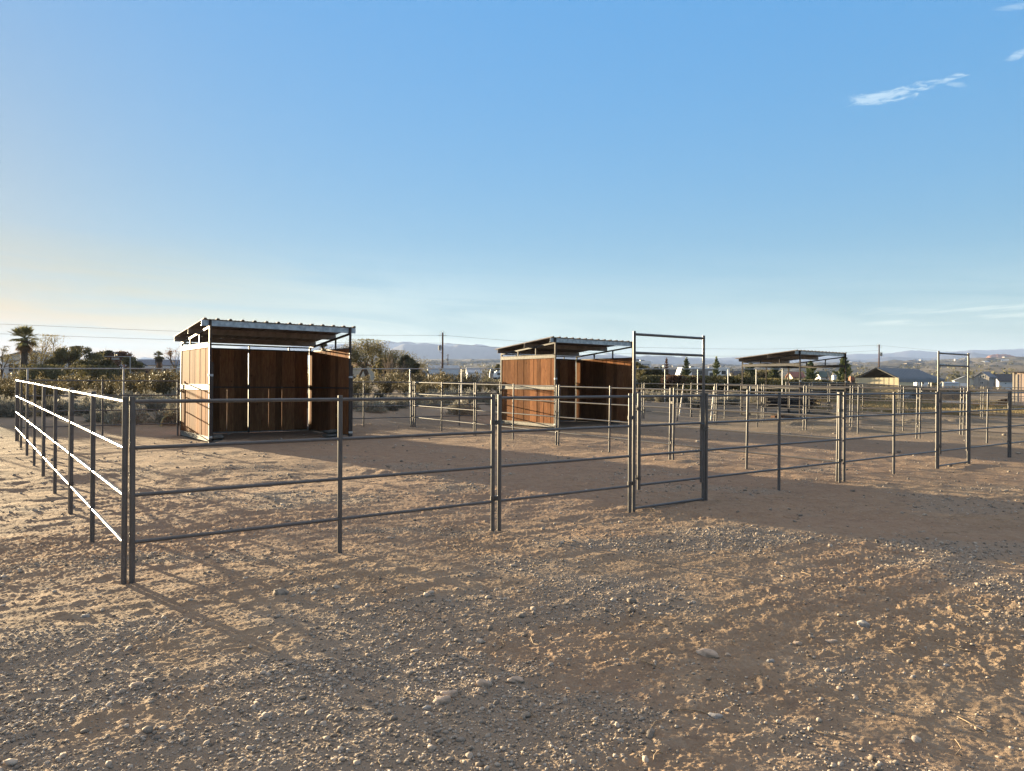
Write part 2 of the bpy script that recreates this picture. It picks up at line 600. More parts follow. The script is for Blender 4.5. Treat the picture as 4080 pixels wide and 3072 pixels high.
# ------------------------------------------------------------------ ground sheet
def gravel_mask(x, y):
    r = np.hypot(x, y)
    n = fbm(x * 0.55 + 3.1, y * 0.8 - 7.7, 4, 0.55)
    bias = 0.75 * sstep(r, 7.5, 4.0) * sstep(x, 2.2, -0.6) + 0.35 * sstep(r, 5.0, 3.0)
    bias = bias + 0.55 * np.exp(-(((x - 2.6) / 1.6) ** 2 + ((y - 7.6) / 0.9) ** 2))
    return sstep(n + bias * 1.0, 0.18, 0.85) * sstep(r, 26, 9)


_az = np.concatenate([np.arange(-180, -60, 4.0), np.arange(-60, -42, 0.2), np.arange(-42, 42, 0.10), np.arange(42, 60, 0.2), np.arange(60, 180, 4.0)])
_az = np.radians(_az)
_rr = [0.25, 0.6, 1.0, 1.4, 1.8, 2.0]
r_ = 2.15
while r_ < 30:
    _rr.append(r_)
    r_ += max(0.006, r_ * r_ / (1.7 * 737) * 0.5)
while r_ < 150:
    _rr.append(r_)
    r_ *= 1.02
while r_ < 2600:
    _rr.append(r_)
    r_ *= 1.022
_rr += [2600, 2750, 3000, 3300]
_rr = np.array(_rr)
_drop = np.interp(_rr, [2600, 2750, 3000, 3300], [0, 12, 60, 140])
RR, AA = np.meshgrid(_rr, _az, indexing='ij')
GX, GY = RR * np.sin(AA), RR * np.cos(AA)
cell = np.gradient(_rr)[:, None] * np.ones_like(GX)


_grit = np.random.default_rng(9).normal(0, 1, GX.shape)


def relief(x, y, cellsize):
    """footprints, clods and drag marks of the pens"""
    r = np.hypot(x, y)
    u, v = to_uv(x, y)
    wx = x + 0.25 * perlin(x * 1.3, y * 1.3)
    wy = y + 0.25 * perlin(x * 1.3 + 40, y * 1.3 - 11)

    def f(wl):
        return np.clip((wl / np.maximum(cellsize, 1e-4) - 1.5) / 2.0, 0, 1)
    h = 0.022 * fbm(x * 0.42, y * 0.42, 2) * f(2.0)
    fa_ = sstep(r, 5, 11)
    h = h + (0.006 + 0.011 * fa_) * perlin(wx * 1.9 + 5, wy * 2.3 - 3) * f(0.5)
    rough = 0.45 + 0.8 * sstep(fbm(x * 0.5 - 9, y * 0.5 + 4, 2), -0.25, 0.5)
    h = h + rough * (0.0040 + 0.008 * fa_) * perlin(wx * 4.1, wy * 5.2) * f(0.24)
    h = h + rough * 0.0036 * perlin(wx * 9.3 + 2, wy * 10.7) * f(0.1)
    h = h + rough * 0.0054 * perlin(x * 19.0, y * 20.0 + 8) * f(0.05)
    h = h + rough * 0.0052 * perlin(x * 41.0, y * 43.0 + 8) * f(0.024)
    h = h + _grit * rough * np.clip(cellsize, 0, 0.02) * 0.22 * sstep(r, 16, 9)
    # drag and hoof streaks, along u
    h = h + 0.007 * perlin(u * 0.9, v * 6.3) * f(0.16)
    # clods
    for (fq, am, dx_) in ((6.3, 0.013, -31), (11.0, 0.010, 7)):
        c = perlin(wx * fq + dx_, wy * fq + 13)
        h = h + am * sstep(c, 0.35, 0.7) * sstep(perlin(x * 0.8 + 8 + dx_, y * 0.8), -0.1, 0.4) * f(0.9 / fq)
    return h * sstep(r, 130, 60)


_far_n = fbm(GX / 130.0, GY / 130.0, 5, 0.55)
_gul = 1 - np.abs(fbm(GX / 240.0 + 7, GY / 240.0 - 3, 4, 0.55))
GZ = base_z(GX, GY) + relief(GX, GY, cell)
GZ += sstep(RR, 220, 700) * RR * (0.0035 * _far_n + 0.0075 * (_gul - 0.7) * sstep(GX / np.maximum(GY, 1), 0.15, 0.45)) * sstep(RR, 2700, 1900)
GZ -= _drop[:, None]
# berms of pushed-up dirt at the shelters and small mounds of loose dirt in the pens
MOUNDS = [(4.2, 11.55, 0.55, 0.25, 0.10), (5.6, 11.5, 1.1, 0.3, 0.06), (7.6, 11.6, 0.6, 0.3, 0.08), (15.2, 11.3, 1.0, 0.3, 0.11),
          (16.9, 11.3, 0.9, 0.4, 0.09), (17.9, 12.0, 0.5, 0.4, 0.08), (25.4, 9.6, 1.4, 0.5, 0.16), (27.6, 8.5, 1.2, 0.5, 0.15),
          (29.6, 9.8, 1.5, 0.6, 0.16), (23.4, 6.7, 0.7, 0.5, 0.12), (31.5, 8.0, 1.3, 0.5, 0.14), (0.4, 7.1, 0.5, 0.3, 0.05),
          (9.1, 15.2, 1.4, 0.4, 0.13), (8.0, 13.6, 0.6, 0.4, 0.09), (34.0, 7.2, 1.6, 0.5, 0.15)]
_gu, _gv = to_uv(GX, GY)
_near = RR < 60
for (mu, mv, su, sv, h) in MOUNDS:
    bump_ = h * np.exp(-((_gu - mu) / su) ** 2 - ((_gv - mv) / sv) ** 2)
    GZ += np.where(_near, bump_ * (1 + 0.5 * perlin(GX * 5, GY * 5)), 0)
GM = gravel_mask(GX, GY)
nr, na = GX.shape
idx = np.arange(nr * na).reshape(nr, na)
a_ = idx[:-1, :]
b_ = np.roll(idx, -1, axis=1)[:-1, :]
c_ = np.roll(idx, -1, axis=1)[1:, :]
d_ = idx[1:, :]
quads = np.stack([a_, d_, c_, b_], -1).reshape(-1, 4)
PEN = sstep(_gv, -1.5, 1.5) * sstep(_gv, 17, 14) * sstep(_gu, -2.5, 0.5)

mg, t, b = new_mat('desert_dirt')
geo = t.n('ShaderNodeNewGeometry')
pos = geo.outputs['Position']
ag = t.n('ShaderNodeAttribute', attribute_name='gravel').outputs['Fac']
ap = t.n('ShaderNodeAttribute', attribute_name='pen').outputs['Fac']
ad = t.n('ShaderNodeAttribute', attribute_name='dist').outputs['Fac']
n_a = t.noise(pos, 0.35, 5, 0.6)
n_b = t.noise(pos, 2.6, 6, 0.65)
n_c = t.noise(pos, 34.0, 6, 0.7)
n_d = t.noise(pos, 160.0, 3, 0.7)
dirt = t.mix(t.ramp(n_b, 0.3, 0.7), (0.323, 0.235, 0.158), (0.265, 0.186, 0.122))
dirt = t.mix(t.math('MULTIPLY', t.ramp(n_a, 0.4, 0.65), 0.7), dirt, (0.298, 0.200, 0.134))
dirt = t.mix(t.math('MULTIPLY', ap, 0.55), dirt, (0.291, 0.190, 0.130))
dirt = t.mix(t.math('MULTIPLY', t.ramp(n_c, 0.52, 0.74), 0.55), dirt, (0.349, 0.287, 0.221))
dirt = t.mix(t.math('MULTIPLY', t.ramp(n_c, 0.46, 0.30), 0.55), dirt, (0.155, 0.113, 0.087))
n_e = t.noise(pos, 9.0, 5, 0.7)
dirt = t.mix(t.math('MULTIPLY', t.ramp(n_e, 0.53, 0.70), 0.6), dirt, (0.362, 0.287, 0.213))
dirt = t.mix(t.math('MULTIPLY', t.ramp(n_e, 0.45, 0.30), 0.6), dirt, (0.168, 0.116, 0.079))
n_f = t.noise(pos, 3.6, 7, 0.75)
dirt = t.mix(t.math('MULTIPLY', t.ramp(n_f, 0.52, 0.66), 0.42), dirt, (0.182, 0.126, 0.097))
dirt = t.mix(t.math('MULTIPLY', t.ramp(n_f, 0.44, 0.32), 0.45), dirt, (0.391, 0.307, 0.233))
grv = t.mix(t.ramp(n_d, 0.35, 0.65), (0.233, 0.176, 0.126), (0.356, 0.281, 0.210))
vor = t.n('ShaderNodeTexVoronoi')
vor.inputs['Scale'].default_value = 62.0
t.t.links.new(pos, vor.inputs['Vector'])
grv = t.mix(0.5, grv, t.mix(t.math('FRACT', t.math('MULTIPLY', vor.outputs['Distance'], 37.0)), (0.220, 0.168, 0.122), (0.362, 0.287, 0.221)))
near = t.mix(t.math('MULTIPLY', ag, 0.85), dirt, grv)
# the far plain: scrub, pale washes and dark brush
s_a = t.noise(pos, 0.006, 6, 0.65)
s_b = t.noise(pos, 0.045, 6, 0.7)
s_c = t.noise(pos, 0.25, 3, 0.7)
far = t.mix(t.ramp(s_a, 0.42, 0.62), (0.17, 0.145, 0.11), (0.10, 0.095, 0.075))
far = t.mix(t.ramp(s_b, 0.50, 0.62), far, (0.065, 0.062, 0.045))
far = t.mix(t.math('MULTIPLY', t.ramp(s_b, 0.40, 0.28), 0.7), far, (0.34, 0.26, 0.20))
far = t.mix(t.math('MULTIPLY', t.ramp(s_c, 0.55, 0.66), 0.6), far, (0.05, 0.05, 0.035))
scr = t.mix(t.ramp(s_c, 0.4, 0.6), (0.270, 0.211, 0.155), (0.185, 0.151, 0.110))
mid = t.mix(t.ramp(ad, 0.16, 0.30), near, scr)
colr = t.mix(t.ramp(ad, 1.0, 2.6), mid, far)
t.t.links.new(colr, b.inputs['Base Color'])
b.inputs['Roughness'].default_value = 0.95
b.inputs['Specular IOR Level'].default_value = 0.12
hsum = t.math('ADD', t.math('MULTIPLY', n_c, 0.012), t.math('MULTIPLY', n_d, 0.004))
hsum = t.math('ADD', hsum, t.math('MULTIPLY', t.math('MULTIPLY', t.ramp(vor.outputs['Distance'], 0.55, 0.1), ag), 0.005))
hsum = t.math('ADD', hsum, t.math('MULTIPLY', t.math('MULTIPLY', t.noise(pos, 5.0, 5, 0.7), t.ramp(ad, 0.05, 0.14)), 0.10))
bp = t.n('ShaderNodeBump')
bp.inputs['Strength'].default_value = 0.8
bp.inputs['Distance'].default_value = 1.0
t.t.links.new(hsum, bp.inputs['Height'])
t.t.links.new(bp.outputs[0], b.inputs['Normal'])
ground = mesh_np('ground', np.stack([GX, GY, GZ], -1).reshape(-1, 3), quads, mg, smooth=True,
                 attr={'gravel': GM.ravel(), 'pen': PEN.ravel(), 'dist': (RR / 100.0).ravel()})
tag(ground, 'bare desert dirt with gravel patches, hoof marks and long fence shadows', 'ground', kind='structure')

# ------------------------------------------------------------------ mountains
def ridge(name, pts, D, depth, base_py, mat, rough, freq, seed, label):
    P = np.array([[at(px, py, 1.0).x, at(px, py, 1.0).z - CAM_H] for px, py in pts])
    s = np.linspace(P[0, 0], P[-1, 0], 760)
    tt = np.interp(s, P[:, 0], P[:, 1])
    bt = -(base_py - 1536.0) / F_PX
    tt = np.maximum(tt, bt + 0.001)
    ks = np.concatenate([np.linspace(0, 1, 16), [1.08, 1.25, 1.6]])
    S, K = np.meshgrid(s, ks, indexing='ij')
    T = tt[:, None] * np.ones_like(K)
    Y = D - depth * (1 - K)
    X = S * D * (0.25 + 0.75 * Y / D)
    prof = np.where(K <= 1, np.clip(K, 0, 1) ** 1.15, 1 - (K - 1) * 0.9)
    n = 1 - np.abs(fbm(X / freq + seed, Y / freq * 0.45 - seed, 4, 0.55))
    top = CAM_H + T * D
    bot = CAM_H + bt * D - 25
    Z = bot + (top - bot) * prof
    Z += (n - 0.75) * rough * (top - bot) * np.clip(K * (1 - K) * 4, 0, 1)
    Z += (fbm(X / (freq * 0.12), Y * 0 + seed, 3, 0.6) * 0.012 * (top - bot)) * (K == 1)
    ns, nk = S.shape
    idx = np.arange(ns * nk).reshape(ns, nk)
    q = np.stack([idx[:-1, :-1], idx[1:, :-1], idx[1:, 1:], idx[:-1, 1:]], -1).reshape(-1, 4)
    o = mesh_np(name, np.stack([X, Y, Z], -1).reshape(-1, 3), q, mat, smooth=True)
    return tag(o, label, 'mountains', kind='structure')


def mat_hill(name, c1, c2, c3, scale):
    m, t, b = new_mat(name)
    g = t.n('ShaderNodeNewGeometry')
    n1 = t.noise(g.outputs['Position'], scale, 6, 0.6)
    n2 = t.noise(g.outputs['Position'], scale * 5, 5, 0.65)
    c = t.mix(t.ramp(n1, 0.35, 0.65), c1, c2)
    c = t.mix(t.math('MULTIPLY', t.ramp(n2, 0.55, 0.7), 0.6), c, c3)
    t.t.links.new(c, b.inputs['Base Color'])
    b.inputs['Roughness'].default_value = 0.95
    b.inputs['Specular IOR Level'].default_value = 0.1
    return m


m_far = mat_hill('mountain_rock', (0.085, 0.078, 0.072), (0.068, 0.062, 0.06), (0.10, 0.09, 0.08), 0.004)
m_but = mat_hill('butte_rock', (0.34, 0.175, 0.12), (0.25, 0.135, 0.095), (0.45, 0.27, 0.20), 0.012)
ridge('far_mountains', [(-900, 1440), (300, 1438), (480, 1436), (530, 1426), (570, 1422), (620, 1428), (660, 1421), (760, 1415), (900, 1395), (960, 1382),
      (994, 1376), (1050, 1385), (1150, 1380), (1300, 1372), (1400, 1368), (1480, 1366), (1520, 1363), (1530, 1360), (1543, 1357), (1560, 1361), (1584, 1366),
      (1596, 1362), (1610, 1361), (1640, 1362), (1660, 1370), (1676, 1367), (1692, 1367), (1720, 1369), (1752, 1372), (1784, 1367), (1818, 1372), (1850, 1380),
      (1882, 1376), (1894, 1371), (1916, 1372), (1935, 1376), (1961, 1384), (1996, 1388), (2100, 1400), (2250, 1418), (2380, 1422), (2418, 1407), (2440, 1409), (2490, 1418),
      (2542, 1422), (2581, 1414), (2620, 1424), (2700, 1428), (2770, 1424), (2830, 1428), (2902, 1424), (2971, 1421), (3060, 1424), (3160, 1420), (3270, 1421),
      (3376, 1413), (3409, 1409), (3450, 1411), (3515, 1409), (3561, 1406), (3600, 1399), (3627, 1396), (3670, 1398), (3713, 1401), (3760, 1403), (3802, 1401), (3850, 1397),
      (3878, 1393), (3931, 1396), (3977, 1393), (4030, 1392), (4076, 1390), (4300, 1385), (4900, 1390)], 6400, 900, 1470, m_far, 0.10, 380, 3.3,
      'palest blue mountain range along the far horizon')
ridge('mountains', [(-900, 1475), (700, 1462), (1000, 1448), (1250, 1428), (1420, 1410), (1546, 1395), (1580, 1383), (1610, 1369), (1654, 1373), (1714, 1370), (1790, 1379), (1806, 1379),
      (1825, 1372), (1872, 1375), (1940, 1380), (2005, 1386), (2080, 1396), (2200, 1408), (2300, 1414), (2377, 1413), (2450, 1418), (2542, 1420), (2590, 1419),
      (2655, 1417), (2677, 1419), (2699, 1424), (2714, 1424), (2718, 1419), (2736, 1419), (2742, 1426), (2754, 1431), (2782, 1430), (2807, 1435), (2843, 1438), (2902, 1435),
      (2956, 1440), (3100, 1446), (3200, 1440), (3350, 1429), (3383, 1432), (3450, 1434), (3535, 1421), (3575, 1422), (3614, 1424), (3700, 1428), (3756, 1418),
      (3830, 1409), (3878, 1403), (3944, 1416), (4000, 1424), (4100, 1426), (4900, 1430)], 4900, 800, 1480, m_far, 0.12, 300, 8.1,
      'blue-grey mesa and mountain line in front of the palest range')
ridge('butte', [(3560, 1475), (3700, 1462), (3760, 1458), (3812, 1446), (3840, 1443), (3865, 1436), (3900, 1430), (3928, 1425), (3940, 1416), (3954, 1413), (3975, 1411), (4004, 1411),
      (4025, 1414), (4037, 1417), (4050, 1421), (4076, 1421), (4110, 1425), (4160, 1432), (4300, 1446), (4600, 1470)], 2350, 330, 1476, m_but, 0.35, 90, 1.7,
      'reddish eroded butte beyond the valley')

# ------------------------------------------------------------------ corral panels and gates
RAILS = (0.330, 0.715, 1.100, 1.480)
PR, RR_ = 0.0230, 0.0160


def gz_uv(u, v):
    x, y = uv(u, v)
    return ground_z(x, y)


def make_panel(L, mid=True, pm='pipe'):
    t_ = thing('corral_panel', 'x', 'fence panel')
    xs = [0.022, L - 0.022] + ([L / 2] if mid else [])
    for x in xs:
        MB().tube((x, 0, -0.06), (x, 0, 1.52), PR, n=14).build('post', M[pm], t_)
    for z in RAILS:
        MB().tube((0.03, 0, z), (L - 0.03, 0, z), RR_, n=12).build('rail', M[pm], t_)
    for z in (1.21, 0.365):
        m = MB()
        m.tube((L - 0.022, 0, z - 0.024), (L - 0.022, 0, z + 0.024), PR + 0.005, n=14)
        m.tube((L + 0.028, 0, z - 0.024), (L + 0.028, 0, z + 0.024), PR + 0.005, n=14)
        m.box((L - 0.02, -0.006, z - 0.022), (L + 0.026, 0.006, z + 0.022))
        m.tube((L + 0.003, -0.02, z), (L + 0.003, 0.02, z), 0.006, n=6)
        m.build('clamp', M['clamp' if pm == 'pipe' else pm], t_)
    return t_


_protos = {}


def place_panel(u0, v0, u1, v1, label, group, sink=0.0):
    """a panel standing between two ground points, leaning with the slope of the ground"""
    x0, y0 = uv(u0, v0)
    x1, y1 = uv(u1, v1)
    z0, z1 = ground_z(x0, y0) - sink, ground_z(x1, y1) - sink
    L = round(math.hypot(x1 - x0, y1 - y0), 2)
    if L not in _protos:
        o = _protos[L] = make_panel(L, L > 2.8)
    else:
        o = copy_tree(_protos[L])
    o.location = (x0, y0, z0)
    ang = math.atan2(y1 - y0, x1 - x0)
    pitch = -math.atan2(z1 - z0, L)
    o.rotation_euler = (Matrix.Rotation(ang, 4, 'Z') @ Matrix.Rotation(pitch, 4, 'Y')).to_euler()
    o['label'] = label
    o['group'] = group
    return o


P12, GAP = 3.66, 0.05
PP = P12 + GAP
gN = 'pipe panels of the nearest pen'
for i, lb in enumerate(['dark pipe panel with glaring sunlit rails, at the near corner of the pens',
                        'glaring pipe panel second back from the near corner posts',
                        'glaring pipe panel third back from the near corner posts',
                        'glaring pipe panel farthest from the near corner, ending at the back fence']):
    place_panel(0, PP * i + (0.0 if i == 0 else 0), 0, PP * i + P12, lb, gN)
place_panel(0.035, 0, 3.68, 0, 'long dark pipe panel between the near corner and the short panel', gN)
place_panel(3.73, 0, 5.84, 0, 'short dark pipe panel just before the near tall gate', gN)
place_panel(7.32, 0, 10.88, 0, 'dark pipe panel from the near tall gate to the divider corner', gN)
place_panel(0.02, 4 * PP, 3.68, 4 * PP, 'back fence panel between the glaring side fence and the nearest shelter', gN)
place_panel(7.43, 4 * PP, 10.87, 4 * PP, 'back fence panel to the right of the nearest shelter', gN)
U1, U2, U3, U4 = 10.92, 21.92, 24.93, 36.3
gD = 'pipe panels of the divider between the first two pens'
for i, lb in enumerate(['divider panel joined to the front fence between the two tall gates',
                        'divider panel second from the front fence, seen through the near tall gate',
                        'divider panel in front of the second wooden shelter',
                        'divider panel rearmost, between the two wooden shelters']):
    place_panel(U1, PP * i + 0.06, U1, PP * i + P12 + 0.06, lb, gD)
gM = 'pipe panels of the middle pen'
place_panel(10.98, 0, 14.48, 0, 'front fence panel from the divider corner to the farther tall gate', gM)
place_panel(15.95, 0, 18.08, 0, 'short front fence panel beyond the farther tall gate', gM)
place_panel(18.13, 0, 21.8, 0, 'front fence panel running out of the frame past the farther gate', gM)
place_panel(10.98, 4 * PP, 14.50, 4 * PP, 'back fence panel ending at the second wooden shelter', gM)
place_panel(18.24, 4 * PP, 21.86, 4 * PP, 'back fence panel beyond the second wooden shelter', gM)
for i, lb in enumerate(['far divider panel nearest the front fence, behind the farther tall gate',
                        'far divider panel second from the front, seen right of the open pipe shelter',
                        'far divider panel third from the front, across the open pipe shelter',
                        'far divider panel rearmost, beyond the second wooden shelter']):
    place_panel(U2, PP * i + 0.05, U2, PP * i + P12 + 0.05, lb, gM)
gF = 'pipe panels of the far pen'
for i, lb in enumerate(['far pen side panel nearest the road side, beyond the alley',
                        'far pen side panel second from the road side, beyond the alley',
                        'far pen side panel in front of the open pipe shelter',
                        'far pen side panel at the rear corner of the alley']):
    place_panel(U3, PP * i + 0.05, U3, PP * i + P12 + 0.05, lb, gF)
place_panel(24.99, 4 * PP, 28.6, 4 * PP, 'back panel of the far pen left of the open pipe shelter', gF)
place_panel(32.58, 4 * PP, 36.2, 4 * PP, 'back panel of the far pen right of the open pipe shelter', gF)
for i, lb in enumerate(['outermost side panel of the far pen nearest the pinkish shed',
                        'outermost side panel of the far pen in front of the dry grass',
                        'outermost side panel of the far pen below the tan carport',
                        'outermost side panel of the far pen at its back corner']):
    place_panel(U4, PP * i + 0.05, U4, PP * i + P12 + 0.05, lb, gF)


def make_gate(W, chain_side=1):
    t_ = thing('tall_gate', 'x', 'gate')
    for x in (0.022, W - 0.022):
        m = MB().tube((x, 0, -0.06), (x, 0, 1.50), 0.0225, n=14).tube((x, 0, 1.49), (x, 0, 2.325), 0.0195, n=14)
        m.tube((x, 0, 1.485), (x, 0, 1.52), 0.0245, n=14)
        m.build('post', M['pipe'], t_)
    for z in (2.285, 2.045):
        MB().tube((0.03, 0, z), (W - 0.03, 0, z), 0.0175, n=12).build('header_rail', M['pipe'], t_)
    MB().tube((0.03, 0, 0.035), (W - 0.03, 0, 0.035), 0.0175, n=12).build('threshold_bar', M['pipe'], t_)
    lf = MB()
    x0, x1 = 0.115, W - 0.062
    lf.tube((x0, 0.0, 0.27), (x0, 0.0, 1.52), PR, n=14).tube((x1, 0, 0.27), (x1, 0, 1.52), PR, n=14)
    for z in RAILS:
        lf.tube((x0, 0, z), (x1, 0, z), RR_, n=12)
    lf = lf.build('gate_leaf', M['pipe'], t_)
    for z in (1.32, 0.42):
        m = MB().tube((0.045, 0, z), (0.10, 0, z), 0.007, n=8).tube((0.072, 0, z - 0.02), (0.072, 0, z + 0.045), 0.009, n=8)
        m.tube((0.115, 0, z - 0.022), (0.115, 0, z + 0.022), PR + 0.004, n=12)
        m.build('hinge', M['clamp'], t_)
    m = MB()
    for k in range(11):
        a = k / 10.0
        p0 = Vector((x1 - 0.03 + 0.13 * a, -0.028, 1.08 - 0.05 * math.sin(a * 3.1) - 0.05 * a))
        a2 = (k + 1) / 10.0
        p1 = Vector((x1 - 0.03 + 0.13 * a2, -0.028, 1.08 - 0.05 * math.sin(a2 * 3.1) - 0.05 * a2))
        m.beam(p0, p1, 0.014 if k % 2 else 0.006, 0.006 if k % 2 else 0.014)
    m.tube((x1 - 0.05, -0.03, 1.09), (x1 + 0.01, -0.03, 1.09), 0.012, n=8)
    m.build('latch_chain', M['chain'], lf)
    return t_


def place_gate(o, u0, label):
    x0, y0 = uv(u0, 0)
    o.location = (x0, y0, ground_z(x0, y0))
    o.rotation_euler = (Matrix.Rotation(TH, 4, 'Z') @ Matrix.Rotation(-0.004, 4, 'Y')).to_euler()
    o['label'] = label
    o['group'] = 'tall bow gates in the front fence'


g1 = make_gate(1.43)
place_gate(g1, 5.87, 'tall open-topped pipe gate nearest the camera, in the first pen')
g2 = copy_tree(g1)
place_gate(g2, 14.50, 'farther tall pipe gate, in front of the distant cabin')

# pale braces leaning on the far pens
for (px0, py0, px1, py1, D, lb) in [(2724, 1529, 2706, 1662, 33.5, 'pale pipe leaning on the far panels, nearest the near tall gate post'),
                                    (2846, 1540, 2832, 1673, 30.5, 'pale pipe leaning on the far panels right beside the gate post'),
                                    (2989, 1540, 2976, 1648, 30.0, 'pale pipe leaning on the far panels before the open pipe shelter')]:
    a, b_ = at(px0, py0, D + 0.4), at(px1, py1, D)
    b_.z = ground_z(b_.x, b_.y) - 0.03
    t_ = MB().tube(b_ - b_, a - b_, 0.026, n=10).build('leaning_pipe', M['white_pipe'])
    t_.location = b_
    tag(t_, lb, 'pipe', 'pale pipes leaning on the far panels')

# ------------------------------------------------------------------ shelters
def board_wall(L, z0, z1, nb, seed, gaps=(), th=0.018, rag=0.006):
    """vertical boards along x from 0 to L; gaps: (fraction, width, z from, z to)"""
    rr = random.Random(seed)
    m = MB()
    edges = [L * k / nb for k in range(nb + 1)]
    for k in range(nb):
        a, b2 = edges[k], edges[k + 1]
        g = 0.0001
        gl = gr = g
        for (f, wd) in gaps:
            if abs(f * L - a) < L / nb / 2:
                gl = wd / 2
            if abs(f * L - b2) < L / nb / 2:
                gr = wd / 2
        dy = rr.uniform(-0.005, 0.005)
        m.box((a + gl, dy, z0 + rr.uniform(0, rag)), (b2 - gr, dy + th, z1 - rr.uniform(0, rag)))
    return m


def c_purlin(m, p0, p1, h, fl, th, back):
    """C channel from p0 to p1 (along x), web height h, flanges reaching to +y when back>0"""
    x0, y0, z0 = p0
    x1 = p1[0]
    m.box((x0, y0, z0), (x1, y0 + th * back, z0 + h))
    m.box((x0, y0 + th * back, z0), (x1, y0 + fl * back, z0 + th))
    m.box((x0, y0 + th * back, z0 + h - th), (x1, y0 + fl * back, z0 + h))


def perforated_band(m, p0, p1, z0, z1, out, th=0.006):
    """steel band along a wall with a bent lip and a row of slots (raised tabs)"""
    p0, p1 = Vector(p0), Vector(p1)
    d = (p1 - p0)
    L = d.length
    d.normalize()
    o = Vector(out)
    Mx = Matrix((d, o, Vector((0, 0, 1)))).transposed().to_4x4()
    Mx.translation = p0
    m.box((0, 0, z0), (L, th, z1), Mx)
    m.box((0, th, z1 - 0.012), (L, th + 0.022, z1), Mx)
    m.box((0, th, z0), (L, th + 0.012, z0 + 0.008), Mx)
    n = int(L / 0.085)
    for k in range(n):
        x = 0.05 + k * 0.085
        zz = z0 + (z1 - z0) * 0.26
        m.box((x, th, zz), (x + 0.04, th + 0.004, zz + 0.010), Mx)


